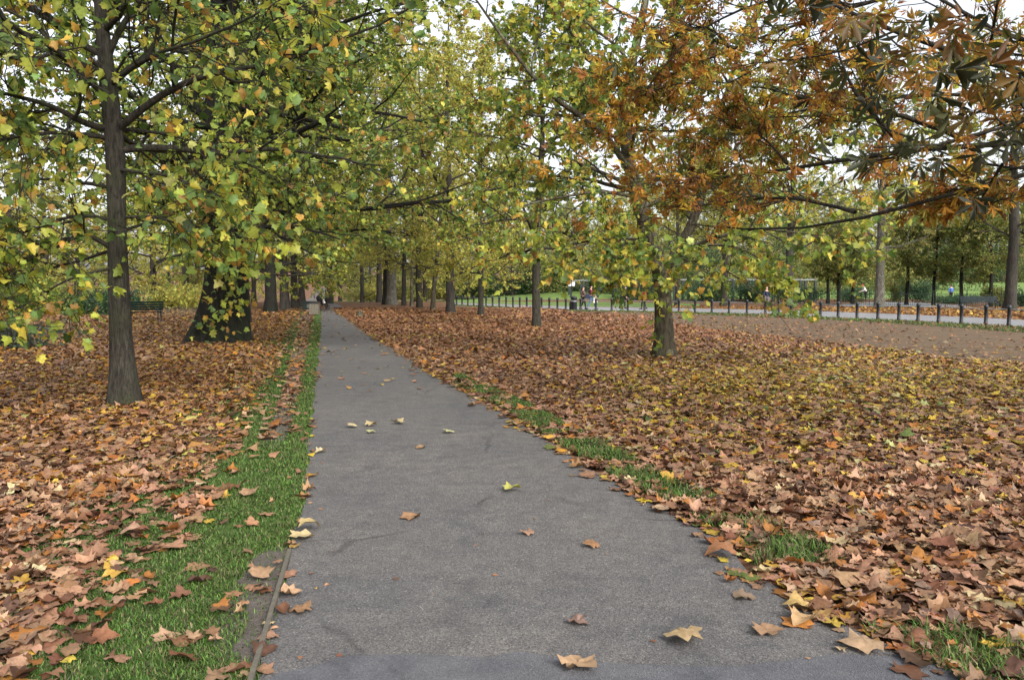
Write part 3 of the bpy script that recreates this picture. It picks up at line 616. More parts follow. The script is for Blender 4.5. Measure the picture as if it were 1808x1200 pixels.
# trees beyond the road -------------------------------------------------
LK = 2.2; CBK = .8; SK = .65
row_tree('plane_tree', 'pale smooth plane trunk on the leafy verge beyond the road, nearest the garden bend', 1552, 543, 16.5, 17, 5.2, 8, 9000, 71, 'fargreen', 'bark_grey', 0, T_KITE, .22, 18, 20)
row_tree('plane_tree', 'grey brown plane trunk right of the park bench beyond the road', 1783, 548, 20, 18, 4.8, 8, 9000, 72, 'fargreen', 'bark_far', 0, T_KITE, .22, 18, 15)
row_tree('plane_tree', 'dark brown trunk on the road verge beside the pergola end', 1392, 546, 15, 15, 4.6, 7, 7000, 73, 'yellow', 'bark_far', 0, T_KITE, .22, 16, 20)
row_tree('plane_tree', 'grey trunk seen just right of the forked tree beyond the road', 1195, 541, 8, 14, 4.5, 6.5, 6000, 74, 'yellow', 'bark_far', 0, T_KITE, .22, 16, 20)
row_tree('plane_tree', 'brown trunk among the pergola posts beyond the road', 1278, 541, 13, 15, 4.8, 7, 6500, 75, 'fargreen', 'bark_far', 0, T_KITE, .22, 16, 20)
# small clipped limes behind the railings: one built, the rest copied
limes = [(1462, 537, 1, 'clipped lime tree behind railings, leftmost of seven, beside the pergola end'), (1481, 537, 1.05, 'clipped lime tree behind railings, second of seven counted from the pergola'),
         (1505, 537, 1.0, 'clipped lime tree behind railings just left of the pale smooth plane trunk'), (1600, 538, 1.05, 'clipped lime tree behind railings just right of the pale smooth plane trunk'),
         (1648, 539, 1.0, 'clipped lime tree behind railings just left of the person in blue'), (1697, 540, 1.03, 'clipped lime tree behind railings just right of the person in blue'),
         (1749, 541, 1.05, 'clipped lime tree behind the park bench beyond the road')]
proto = row_tree('lime_tree', limes[0][3], 1462, 537, 6, 7.4, 2.9, 2.3, 6500, 81, 'lime', 'bark_old', 0, T_KITE, .2, 18, 10, group='clipped lime trees')
for i, (u, v, sc, lb) in enumerate(limes):
    o = proto if i == 0 else copy_tree(proto)
    o.location = G(u, v); o.scale = (sc, sc, sc); o.rotation_euler[2] = i * 1.3; o['label'] = lb
# background trees: three kinds built, then copied
LK = 2; CBK = .25; SK = .65
far_p = [row_tree('background_tree', 'distant yellowing tree in the mass far behind the avenue', 600, 525, 7, 18, 3.2, 8, 7500, 91, 'yellow', 'bark_far', 0, T_KITE, .34, 20, 5, tw=3, sub=7, group='distant yellowing trees'),
         row_tree('background_tree', 'distant dull green tree in the mass far behind the avenue', 640, 525, 7, 17, 2.4, 8, 7500, 92, 'fargreen', 'bark_far', 0, T_KITE, .34, 20, 5, tw=3, sub=7, group='distant dull green trees'),
         row_tree('background_tree', 'distant dark green tree in the mass far behind the avenue', 700, 525, 7, 15, 1.5, 7, 7500, 93, 'plane_dark', 'bark_far', 0, T_KITE, .32, 20, 5, tw=3, sub=7, group='distant dark green trees')]
rg = np.random.default_rng(5); first = [True] * 3
spots = []
for u in np.arange(-150, 2150, 62):
    spots.append((u + rg.uniform(-20, 20), rg.uniform(120, 150), 1.0))
for u in np.arange(-150, 2150, 75):
    spots.append((u + rg.uniform(-25, 25), rg.uniform(165, 210), 1.1))
for u in np.arange(-150, 480, 60):
    spots.append((u + rg.uniform(-20, 20), rg.uniform(62, 95), .85))
for u in (640, 690, 750, 800, 850, 905): spots.append((u, rg.uniform(95, 112), .8))
for u in np.arange(1330, 1620, 38): spots.append((u + rg.uniform(-12, 12), rg.uniform(122, 148), .85))
for u in np.arange(1600, 1900, 32): spots.append((u + rg.uniform(-12, 12), rg.uniform(153, 170), .95))
for u in (600, 628, 655): spots.append((u, rg.uniform(128, 140), .7))
for u in np.arange(960, 1330, 45): spots.append((u + rg.uniform(-12, 12), rg.uniform(105, 125), .72))
for u, d, sc in spots:
    if 535 < u < 590 and d < 380: d = rg.uniform(400, 460); sc = 1.7
    x = (u - 904) / F * d
    if u > 1600 and d < 150: d = 152; x = (u - 904) / F * d
    k = rg.choice(3, p=[.45, .35, .2] if u < 950 else [.25, .4, .35])
    o = far_p[k] if first[k] else copy_tree(far_p[k]); first[k] = False
    o.location = (x, d, float(hgt(np.array(x), np.array(d))) - .05); s = sc * rg.uniform(.85, 1.15); o.scale = (s, s, s * rg.uniform(.9, 1.1)); o.rotation_euler[2] = rg.uniform(0, 6.28)

# shrubs ------------------------------------------------------------------
def shrub(label, u, v, wpx, hpx, pal, seed, n=2500, size=.14, d=None, name='shrub', group=None):
    b = G(u, v) if d is None else np.array(((u - 904) / F * d, d, float(hgt(np.array((u - 904) / F * d), np.array(d)))))
    w_, h = wpx * b[1] / F / 2, hpx * b[1] / F; rng = np.random.default_rng(seed)
    st = np.zeros((14, 6, 3)); a = rng.uniform(0, 6.28, 14)
    for k in range(1, 6):
        f = k / 5; st[:, k] = np.stack([np.cos(a) * w_ * .75 * f, np.sin(a) * w_ * .75 * f, h * .85 * f + rng.normal(0, .05, 14)], -1)
    SP, SR = kids(rng, st, np.full((14, 6), .02), 7, .2, 1, 45, .5, 5, .15, .05, .5)
    root = empty(name, b, 0, label, 'shrub', group)
    V, f, sz, c = join([tubes(st, np.full((14, 6), .018), 4), tubes(SP, np.full(SP.shape[:2], .007), 3)])
    link('stem', mesh_np('stem', V, f, sz), M['bark_far'], root)
    lumps = rng.normal(0, .38, (9, 3)) * np.array((w_, w_, 0)) + np.array((0, 0, 1)) * rng.uniform(.25, .75, (9, 1)) * h
    q = lumps[rng.integers(0, 9, n)] + rng.normal(0, 1, (n, 3)) * np.array((w_ * .3, w_ * .3, h * .2)); q[:, 2] = np.abs(q[:, 2])
    V, f, sz, c = leaf_arrays(T_KITE, q, nrm(rng.normal(size=(n, 3))), nrm(rng.normal(0, .6, (n, 3)) + np.array((0, 0, .8))), size * rng.uniform(.6, 1.2, n), pick(rng, PAL[pal], n), rng)
    link('foliage', mesh_np('foliage', V, f, sz, False, c), M['leaf'], root); return root
shrub('dark green rounded shrub between two clipped limes behind the railings', 1622, 534, 62, 40, 'bush', 1, 4500, .16)
shrub('loose yellow green shrub right of the pale smooth plane trunk', 1580, 533, 40, 48, 'lime', 2, 3000, .16)
shrub('low dark shrub left of the pale smooth plane trunk', 1500, 533, 60, 26, 'bush', 3, 3500, .15)
shrub('low green shrub in front of the person in blue', 1690, 536, 90, 14, 'bush', 4, 4500, .15)
shrub('green shrub between the park bench and the grey brown trunk', 1768, 541, 40, 34, 'lime', 5, 3000, .15)
shrub('green shrub at the right edge behind the railings', 1812, 541, 50, 30, 'bush', 6, 3000, .15)
shrub('dark hedge like shrub under the pergola beams', 1400, 536, 110, 26, 'bush', 7, 6000, .15)
shrub('dark green climbing bush filling the pergola, right of the forked tree', 1250, 533, 90, 36, 'bush', 8, 7000, .17)
shrub('dark bush filling the pergola middle', 1330, 533, 80, 34, 'bush', 9, 6000, .17)
shrub('tall grey green bush beyond the lawn behind the walking couple', 1060, 530, 90, 46, 'greybush', 10, 7000, .2)
shrub('tall dark bush beyond the lawn left of the double sign', 960, 529, 90, 44, 'bush', 11, 7000, .2)
shrub('wide dark bush beyond the lawn between thin young tree and slim straight tree', 885, 528, 90, 34, 'bush', 12, 6500, .2)
shrub('blue green bush beyond the lawn just left of the forked trunk', 1130, 532, 80, 44, 'greybush', 13, 7000, .2)
for k, (u, v, w_, h_) in enumerate(((650, 530, 70, 22), (720, 529, 80, 24), (775, 529, 70, 26), (840, 528.5, 80, 34), (925, 528.5, 80, 42), (1000, 529.5, 70, 40))):
    shrub(('low hazy shrub behind the old trunk clump', 'low hazy shrub behind the paired thin trunks', 'low shrub seen behind the leaning slender trunk', 'dark shrub beyond the fence behind the thin dark young tree', 'dark shrub beyond the fence just left of the slim straight tree', 'dark shrub beyond the lawn behind the lamp post with boards')[k], u, v, w_, h_, ('fargreen', 'bush')[k > 2], 40 + k, 5500, .2)
shrub('low dark bush far along the road behind the stout trunk', 815, 527, 70, 24, 'bush', 14, 5000, .2)
shrub('pale weedy shrub low at the left edge under the hanging leaves', 20, 618, 120, 55, 'greybush', 15, 1400, .1)
shrub('tall dark shrub behind the dark green bench at left', 190, 556, 120, 46, 'bush', 16, 5000, .16)
shrub('dark shrub mass far left beyond the leafy lawn', 70, 556, 150, 60, 'plane_dark', 17, 7000, .16)
shrub('yellow green shrub beyond the low hoop fence left of the massive trunk', 310, 548, 110, 40, 'yellow', 18, 5500, .18)

bp = shrub('tall dull green shrub in the belt behind the garden', 1300, 520, 110, 75, 'fargreen', 60, 7000, .17, 108, group='shrub belt behind the garden')
bq = shrub('tall dark green shrub in the belt behind the garden', 1240, 520, 110, 70, 'bush', 61, 7000, .17, 110, group='dark shrubs behind the garden')
rgs = np.random.default_rng(44)
for k, u in enumerate(np.arange(960, 1660, 46)):
    o = copy_tree(bp if k % 3 else bq); d = rgs.uniform(100, 118); x = (u - 904) / F * d; o.location = (x, d, float(hgt(np.array(x), np.array(d)))); q = rgs.uniform(1., 1.4); o.scale = (q, q, q * rgs.uniform(.8, 1.2)); o.rotation_euler[2] = rgs.uniform(0, 6)
for k, u in enumerate(np.arange(1640, 1900, 40)):
    o = copy_tree(bp if k % 3 else bq); d = rgs.uniform(142, 150); x = (u - 904) / F * d; o.location = (x, d, float(hgt(np.array(x), np.array(d)))); q = rgs.uniform(1., 1.4); o.scale = (q, q, q * rgs.uniform(.8, 1.2)); o.rotation_euler[2] = rgs.uniform(0, 6)
# ------------------------------------------------------------------ fences, pergola, furniture
def curve_pts(line, spacing_fn):
    u = np.linspace(line[0][0], line[-1][0], 4000); xs = [p[0] for p in line][::-1]; ys = [p[1] for p in line][::-1]
    q = np.array([G(a, np.interp(a, xs, ys)) for a in u]); d = np.r_[0, np.cumsum(np.linalg.norm(np.diff(q, axis=0), axis=1))]
    out = []; s = 0
    while s < d[-1]:
        out.append(np.array([np.interp(s, d, q[:, i]) for i in range(3)])); s += spacing_fn
    return out
fr = empty('post_and_rail_fence', G(1757, 574), 0, 'low black post and rail fence with round posts along the near side of the road', 'fence')
fo = Vector(G(1757, 574)); fpts = curve_pts(fence_line, 1.22)
pm = MB().lathe((0, 0, 0), [(.085, -.05), (.085, .1), (.075, .12), (.07, .72), (.09, .74), (.095, .80), (.085, .84), (.05, .88)], 12)
pproto = None; vis = []
for p in fpts:
    if pproto is None: pproto = pm.build('post', M['iron'], fr, True); o = pproto
    else: o = pproto.copy(); COL.objects.link(o); o.parent = fr
    o.location = Vector(p) - fo; vis.append(Vector(p) - fo)
rm = MB(); rm.tube([p + Vector((0, 0, .70)) for p in vis], .017, 6); rm.build('rail', M['rail'], fr, True)
# iron railings round the garden
rl = empty('iron_railings', G(1545, 540), 0, 'dark green upright iron railings round the garden beyond the road', 'fence'); ro = Vector(G(1545, 540))
rline = [(1900, 543.5), (1808, 542.5), (1700, 541), (1545, 540), (1480, 539), (1400, 538)]
rp = curve_pts(rline, .16); bars = MB(); posts = []
for i, p in enumerate(rp):
    q = Vector(p) - ro
    if i % 16 == 0: posts.append(q)
    else: bars.tube([q + Vector((0, 0, .05)), q + Vector((0, 0, 1.12)), q + Vector((0, 0, 1.2))], [.011, .011, .002], 4)
for z in (.15, 1.05): bars.tube([q + Vector((0, 0, z)) for q in posts], .016, 4)
bars.build('bar_panel', M['iron_green'], rl)
pp_ = MB().tube([(0, 0, 0), (0, 0, 1.25)], .035, 8).ball((0, 0, 1.29), .055, 8); pr0 = None
for q in posts:
    if pr0 is None: pr0 = pp_.build('post', M['iron_green'], rl); o = pr0
    else: o = pr0.copy(); COL.objects.link(o); o.parent = rl
    o.location = q
# pergola
pg = empty('pergola', G(1343, 533), 0, 'long rose pergola with dark posts and pale flat top beams beyond the road', 'pergola'); go = Vector(G(1343, 533))
post = MB().box((0, 0, 1.2), (.26, .26, 2.4)).box((0, 0, .1), (.36, .36, .2)).box((0, 0, 2.3), (.34, .34, .12)); pq = None; tops = []
for row in (0, 1):
    tops.append([])
    for u in (1008, 1030, 1055, 1082, 1110, 1140, 1168, 1190, 1215, 1242, 1266, 1294, 1321, 1343, 1365, 1389, 1413, 1439):
        q = Vector(G(u, 533 if u > 1180 else 531.5)) - go + Vector((0, 3.0 * row, 0)); tops[row].append(q)
        if pq is None: pq = post.build('post', M['iron_green'], pg); o = pq
        else: o = pq.copy(); COL.objects.link(o); o.parent = pg
        o.location = q
for row in (0, 1):
    bm_ = MB(); bm_.tube([q + Vector((0, 0, 2.47)) for q in tops[row]], .045, 4); bm_.build('beam', M['pale_paint'], pg)
cb_ = MB()
for a, b_ in zip(tops[0], tops[1]):
    cb_.tube([a + Vector((0, -.4, 2.6)), b_ + Vector((0, .4, 2.6))], .05, 4)
cb_.build('rafter', M['pale_paint'], pg)
# benches
def bench(label, loc, rz, W, mats, mat2='iron'):
    r = empty('park_bench', loc, rz, label, 'bench')
    s = MB()
    for k in range(4): s.box((0, -.05 - .11 * k, .44), (W, .09, .035))
    s.build('seat', mats, r, bevel=.006)
    s = MB()
    for k in range(4): s.box((0, .08 + .035 * k, .55 + .115 * k), (W, .03, .095), 0, R(-16))
    s.build('backrest', mats, r, bevel=.006)
    for sx in (-1, 1):
        s = MB(); x = sx * (W / 2 - .12)
        s.tube([(x, -.42, 0), (x, -.40, .42), (x, .05, .42), (x, .22, .95)], .03, 6).tube([(x, .05, .42), (x, .16, 0)], .03, 6).tube([(x, -.40, .42), (x, -.4, .62), (x, .1, .64)], .025, 6)
        s.build('end_frame', M[mat2], r, True)
    return r
bench('grey slatted park bench facing the road under the clipped limes', G(1728, 545), R(-14), 2.6, M['bench'])
bench('dark green bench at left beyond the nearest trunk', G(250, 566), R(8), 2.0, M['bench_green'], 'iron_green')
# hoop fence left
hf = empty('hoop_fence', G(315, 560), 0, 'low thin hoop fence between the dark green bench and massive trunk', 'fence'); ho = Vector(G(315, 560)); hm = MB()
for u in np.arange(278, 356, 4.2):
    q = Vector(G(u, 559.5)) - ho; hm.tube([q + Vector((0, 0, 0)), q + Vector((0, 0, .5)), q + Vector((.06, 0, .56)), q + Vector((.12, 0, .5)), q + Vector((.12, 0, 0))], .012, 5)
hm.tube([Vector(G(276, 559.5)) - ho + Vector((0, 0, .35)), Vector(G(358, 559.5)) - ho + Vector((0, 0, .35))], .012, 5); hm.build('hoop_panel', M['wood_post'], hf)
# bins, stump, sign lamp, far lamp
r = empty('litter_bin', G(555, 556), 0, 'grey square slatted litter bin at the left edge of the path', 'bin')
s = MB()
for k in range(4):
    for j in range(-2, 3):
        a = k * math.pi / 2; x, y = .24, j * .095; s.box((x * math.cos(a) - y * math.sin(a), x * math.sin(a) + y * math.cos(a), .36), (.03, .08, .62), a)
s.build('slat_body', M['wood_post'], r); MB().box((0, 0, .34), (.42, .42, .6)).build('liner', M['concrete'], r); MB().box((0, 0, .70), (.54, .54, .06)).box((0, 0, .745), (.4, .4, .03)).build('lid', M['iron'], r, bevel=.01)
r = empty('box_planter', G(545, 548), 0, 'dark low box beside the path behind the grey litter bin', 'box')
MB().box((0, 0, .3), (.75, .6, .6)).build('box_body', M['iron_green'], r, bevel=.02); MB().box((0, 0, .62), (.8, .65, .05)).build('lid', M['iron'], r, bevel=.01); MB().box((.1, -.306, .32), (.3, .012, .25)).build('panel', M['concrete'], r)
r = empty('tree_stump', G(635, 560), 0, 'short sawn log stump standing on leaves right of the path', 'stump')
MB().lathe((0, 0, 0), [(.23, -.02), (.2, .06), (.18, .2), (.175, .3), (.165, .33)], 14).build('log', M['bark_flaky'], r, True); MB().lathe((0, 0, .331), [(.155, 0), (.15, .008)], 14).build('cut_face', M['wood_post'], r)
def lamp(label, loc, h, signs=False):
    r = empty('street_lamp', loc, 0, label, 'lamp post')
    MB().lathe((0, 0, 0), [(.16, 0), (.16, .5), (.1, .6), (.06, .7), (.05, h - .35), (.09, h - .3), (.06, h - .2)], 12).build('post', M['iron'], r, True)
    MB().ball((0, 0, h), (.17, .17, .19), 12).build('globe', M['globe'], r, True); MB().lathe((0, 0, h + .17), [(.12, 0), (.08, .05), (.02, .12)], 10).build('cap', M['iron'], r, True)
    if signs:
        for sx in (-1, 1): MB().box((sx * .13, -.07, h - .72), (.21, .02, .32)).build('sign_board', M['white'], r, bevel=.004)
    return r
lamp('black lamp post with white globe and two white boards by the road', G(1009, 546.5), 2.6, True)
lamp('small far lamp post with pale globe beside the lone tall trunk', np.array((-22.2, 95, -.15)), 1.7)
r = empty('litter_bin', G(1010, 546.9) + np.array((.1, -.5, 0)), 0, 'black round bin in front of the lamp post with two white boards', 'bin')
MB().lathe((0, 0, 0), [(.2, 0), (.22, .05), (.22, .85), (.24, .87), (.2, .95), (.1, 1.0)], 16).build('bin_body', M['iron'], r, True); MB().lathe((0, 0, .6), [(.225, 0), (.226, .05)], 16).build('band', M['rail'], r, True)
# pushchair
r = empty('pushchair', G(571, 547), R(20), 'black hooded pushchair standing on the far end of the path', 'pushchair')
fm = MB(); 
for sy in (-.22, .22):
    fm.tube([(-.42, sy, .95), (-.25, sy, .75), (.3, sy, .12)], .016, 6).tube([(-.3, sy, .12), (.12, sy, .5)], .016, 6)
fm.tube([(-.42, -.22, .95), (-.42, .22, .95)], .018, 6).tube([(-.3, -.22, .12), (-.3, .22, .12)], .014, 6); fm.build('frame', M['iron'], r, True)
MB().box((.06, 0, .42), (.42, .36, .1)).box((-.14, 0, .62), (.1, .36, .42), 0, 0).box((.3, 0, .24), (.08, .34, .3)).build('seat', M['black'], r, bevel=.03)
hd = MB()
for k in range(5):
    a = R(95 + k * 22); hd.tube([(-.08 + .02 * math.cos(a), sy, .66) for sy in (-.2,)] + [(-.08 - .34 * math.cos(a - R(90)) * .6 + .3 * math.cos(a), yy, .68 + .34 * math.sin(a) * (1 - abs(yy) * 1.2)) for yy in (-.2, -.1, 0, .1, .2)] + [(-.08, .2, .66)], .07, 6)
hd.build('hood', M['black'], r, True)
for x in (-.3, .3):
    for sy in (-.25, .25):
        MB().tube([(x, sy - .02, .12), (x, sy + .02, .12)], .12, 14).build('wheel', M['iron'], r)
MB().ball((.02, 0, .62), (.09, .09, .1), 8).box((.05, 0, .5), (.18, .22, .14)).build('blanket', M['whitecloth'], r, True)

# ------------------------------------------------------------------ people
def skin_obj(name, joints, edges, mat, parent, root=0, sub=1):
    me = bpy.data.meshes.new(name); me.from_pydata([j[0] for j in joints], edges, []); o = link(name, me, mat, parent)
    m1 = o.modifiers.new('skin', 'SKIN'); m1.use_smooth_shade = True
    for i, j in enumerate(joints):
        rr = j[1]; sv = me.skin_vertices[0].data[i]; sv.radius = rr if isinstance(rr, tuple) else (rr, rr); sv.use_root = (i == root)
    m2 = o.modifiers.new('sub', 'SUBSURF'); m2.levels = sub; m2.render_levels = sub
    return o
def person(label, loc, rz, H, top, legs, shoes, hair, pose='walk', coat=False, hat=None, hood=False, lean=0.0, stride=.26, carry=None, shortleg=False):
    r = empty('person', loc, rz, label, 'person'); k = H / 1.75
    def V(x, y, z):                           # lean from the hips, faces +X
        if z > .95: x += (z - .95) * math.tan(lean); 
        return (x * k, y * k, z * k)
    if pose == 'sit':
        hips = [(0, .1, .50), (0, -.1, .50)]; knees = [(.42, .12, .50), (.42, -.12, .50)]; ank = [(.40, .12, .09), (.44, -.12, .09)]; dz = -.43
    else:
        st = stride if pose == 'walk' else .03
        hips = [(0, .095, .92), (0, -.095, .92)]; knees = [(st * .75 + .03, .1, .50), (-st * .25 + .04, -.1, .50)]; ank = [(st, .1, .09), (-st * 1.05, -.1, .12 if pose == 'walk' else .09)]; dz = 0
    def Z(x, y, z): return V(x, y, z) if dz == 0 else ((x) * k, y * k, (z + dz) * k)
    sw = stride * .55 if pose == 'walk' else .02
    el = [(-sw * .5, .25, 1.16), (sw * .5, -.25, 1.16)]; wr = [(-sw + .06, .26, .92), (sw + .12, -.26, .94)]
    if pose == 'bend': el = [(.25, .2, 1.1), (.25, -.2, 1.1)]; wr = [(.5, .16, 1.0), (.5, -.16, 1.0)]
    if pose == 'sit': el = [(.05, .25, 1.16), (.05, -.25, 1.16)]; wr = [(.27, .14, 1.1), (.27, -.14, 1.1)]
    J = []; E = []
    def add(p, rad, par=None):
        J.append((p, rad)); i = len(J) - 1
        if par is not None: E.append((par, i))
        return i
    ra = lambda a, b=None: (a * k, (b or a) * k)
    pel = add(Z(0, 0, .97), ra(.13, .10)); ch = add(Z(0, 0, 1.25), ra(.15, .11), pel); nb = add(Z(0, 0, 1.44), ra(.09, .08), ch); nk = add(Z(.01, 0, 1.52), ra(.05), nb)
    h1 = add(Z(.03, 0, 1.58), ra(.07, .075), nk); h2 = add(Z(.03, 0, 1.66), ra(.078, .095), h1); h3 = add(Z(.02, 0, 1.735), ra(.05, .06), h2)
    nose = add(Z(.13, 0, 1.62), ra(.014), h2)
    for sgn in (1, -1): add(Z(.02, .088 * sgn, 1.63), ra(.018), h2)
    hip0 = []; hands = []
    for i, sgn in ((0, 1), (1, -1)):
        a = add(Z(*hips[i]) if pose != 'sit' else tuple(q * k for q in hips[i]), ra(.085), pel)
        b_ = add(tuple(q * k for q in knees[i]), ra(.055), a); c = add(tuple(q * k for q in ank[i]), ra(.038), b_)
        add((ank[i][0] * k + .16 * k, ank[i][1] * k, .035 * k), ra(.035, .03), c)
        s = add(Z(0, .18 * sgn, 1.42), ra(.055), nb); e = add(Z(*el[i]), ra(.042), s); w_ = add(Z(*wr[i]), ra(.027), e)
        d = np.array(Z(*wr[i])) - np.array(Z(*el[i])); d /= np.linalg.norm(d); pw = np.array(Z(*wr[i])); hd_ = add(tuple(pw + d * .07 * k), ra(.034, .018), w_); hands.append(pw + d * .12 * k)
        sd_ = np.array((1, 0, .2)); sd_ -= sd_.dot(d) * d; sd_ /= np.linalg.norm(sd_)
        for q, ln in ((-.028, .075), (-.010, .085), (.010, .08), (.028, .065)):
            f1 = add(tuple(pw + d * .11 * k + sd_ * q * k), ra(.0095), hd_); add(tuple(pw + d * (.11 + ln) * k + sd_ * q * k * 1.1 + np.array((0, -sgn * .02, 0)) * k), ra(.008), f1)
        add(tuple(pw + d * .09 * k + sd_ * .055 * k), ra(.010), hd_)
    skin_obj('body', J, E, M['skin'], r)
    jk = [(Z(0, 0, .90 if not coat else .62), ra(.17 if not coat else .21, .13 if not coat else .19)), (Z(0, 0, 1.02), ra(.155, .125)), (Z(0, 0, 1.25), ra(.175, .135)), (Z(0, 0, 1.42), ra(.11, .10)), (Z(0, 0, 1.49), ra(.065))]
    je = [(0, 1), (1, 2), (2, 3), (3, 4)]
    for i, sgn in ((0, 1), (1, -1)):
        b_ = len(jk); jk += [(Z(0, .19 * sgn, 1.42), ra(.07)), (Z(*el[i]), ra(.058)), (tuple(np.array(Z(*wr[i])) * 1), ra(.042))]; je += [(3, b_), (b_, b_ + 1), (b_ + 1, b_ + 2)]
    skin_obj('coat' if coat else 'jacket', jk, je, top, r, 2)
    tj = [(Z(0, 0, 1.0), ra(.145, .115))]; te = []
    for i in (0, 1):
        b_ = len(tj); hp = Z(*hips[i]) if pose != 'sit' else tuple(q * k for q in hips[i])
        ka, kk = np.array(ank[i]), np.array(knees[i]); end = kk * .15 + ka * .85 if not shortleg else kk
        tj += [(hp, ra(.10)), (tuple(kk * k), ra(.072)), (tuple(end * k), ra(.06))]; te += [(0, b_), (b_, b_ + 1), (b_ + 1, b_ + 2)]
    skin_obj('trousers', tj, te, legs, r)
    for i in (0, 1):
        a = np.array(ank[i]) * k
        MB().ball((a[0] + .06 * k, a[1], .05 * k + max(0, a[2] - .09 * k)), (.15 * k, .055 * k, .055 * k), 8).tube([(a[0], a[1], a[2] - .03), (a[0], a[1], a[2] + .06 * k)], .05 * k, 8).build('shoe', shoes, r, True)
    hx = Z(.0, 0, 1.69); s = MB().ball((hx[0] - .01, hx[1], hx[2]), (.105 * k, .093 * k, .085 * k), 10)
    if hood: s.ball((hx[0] - .06 * k, 0, hx[2] - .13 * k), (.07 * k, .09 * k, .13 * k), 8)
    s.build('hair', hair, r, True)
    if hat: MB().lathe((hx[0], hx[1], hx[2] + .02 * k), [(.15 * k, 0), (.11 * k, .01), (.105 * k, .07 * k), (.05 * k, .1 * k)], 12).build('cap', hat, r, True)
    ex = Z(.112, 0, 1.66)
    for sgn in (1, -1): MB().ball((ex[0], sgn * .032 * k, ex[2]), .011 * k, 6).build('eye', M['black'], r, True)
    MB().box((Z(.108, 0, 1.575)[0], 0, Z(.1, 0, 1.575)[2]), (.012, .05 * k, .01)).build('mouth', M['mauve'], r)
    return r, hands
def bag(label, loc, size, mat, cat='bag', name='shoulder_bag'):
    o = empty(name, loc, 0, label, cat); MB().box((0, 0, -size[2] / 2), size, 0, 0, .8).build('bag_body', mat, o, bevel=.02)
    MB().tube([(-size[0] * .3, 0, 0), (-size[0] * .2, 0, .12), (size[0] * .2, 0, .12), (size[0] * .3, 0, 0)], .01, 5).build('strap', mat, o, True); return o
gp = lambda u, v: G(u, v)
person('person in a long mauve brown coat and black boots walking beside person in plaid', gp(1029, 546), R(10), 1.68, M['mauve'], M['black'], M['black'], M['hair_dark'], coat=True, hood=True, stride=.24)
wp, hn = person('person in dark red plaid jacket, black cap and blue jeans walking with bags', gp(1043, 546.6), R(-8), 1.78, M['plaid'], M['denim'], M['black'], M['hair_dark'], hat=M['black'], stride=.34)
base = gp(1043, 546.6)
bag('white carrier bag held by the person in plaid', Vector(base) + Vector((.30, -.27, .86)), (.3, .12, .36), M['whitecloth'])
bag('dark shoulder bag hanging at the side of the person in plaid', Vector(base) + Vector((-.26, -.24, 1.14)), (.36, .16, .34), M['navy'])
person('person in black coat and trousers on the road left of person in red', gp(1099, 545), R(0), 1.72, M['black'], M['black'], M['black'], M['hair_dark'], stride=.22, lean=.25)
person('person in bright red top and black trousers just left of the forked trunk', gp(1137, 546), R(180), 1.66, M['red'], M['black'], M['black'], M['hair_dark'], stride=.2)
person('grey haired person in navy jacket and grey trousers walking beyond the fence', gp(1353, 546), R(-80), 1.66, M['navy'], M['greycloth'], M['black'], M['hair_grey'], stride=.18)
person('person in bright blue top and black shorts on the garden lawn', np.array(((1678 - 904) / F * 88, 88, 0)) + np.array((0, 0, .15)), R(100), 1.75, M['bluecloth'], M['black'], M['black'], M['hair_dark'], pose='stand')
person('person in white and red top bending in the garden', np.array(((1528 - 904) / F * 84, 84, .25)), R(180), 1.7, M['whitecloth'], M['black'], M['black'], M['red'], pose='bend', lean=.5)
person('distant dark clad person walking on the far hill path', np.array((-56.5, 228, float(hgt(np.array(-56.5), np.array(228.))))), R(90), 1.75, M['navy'], M['black'], M['black'], M['hair_dark'], stride=.2)

# ------------------------------------------------------------------ leaf litter (uncountable) and grass
rng = np.random.default_rng(77)
LIT = {
 'tan': [(6, (0.307, 0.175, 0.104)), (5, (0.249, 0.135, 0.076)), (3, (0.168, 0.076, 0.042)), (2, (0.371, 0.228, 0.135)), (2, (0.302, 0.122, 0.031)), (1.4, (0.087, 0.045, 0.029)), (0.4, (0.429, 0.339, 0.187)), (0.35, (0.429, 0.265, 0.047)), (0.6, (0.22, 0.148, 0.104))],
 'orange': [(5, (0.319, 0.158, 0.05)), (4, (0.264, 0.126, 0.05)), (2.5, (0.363, 0.221, 0.1)), (2, (0.374, 0.158, 0.02)), (2.4, (0.462, 0.294, 0.04)), (1.5, (0.154, 0.074, 0.038)), (0.5, (0.396, 0.357, 0.1)), (1, (0.22, 0.131, 0.085))],
 'yellow': [(3.4, (.40, .28, .045)), (2.2, (.48, .36, .045)), (3, (.28, .165, .06)), (2, (.21, .12, .065)), (1.5, (.36, .18, .025)), (1, (.36, .34, .14)), (.5, (.11, .14, .035))],
 'rust': [(6, (0.298, 0.137, 0.062)), (4, (0.235, 0.104, 0.051)), (3, (0.336, 0.184, 0.101)), (1, (0.405, 0.233, 0.056)), (1.5, (0.133, 0.063, 0.038))],
}
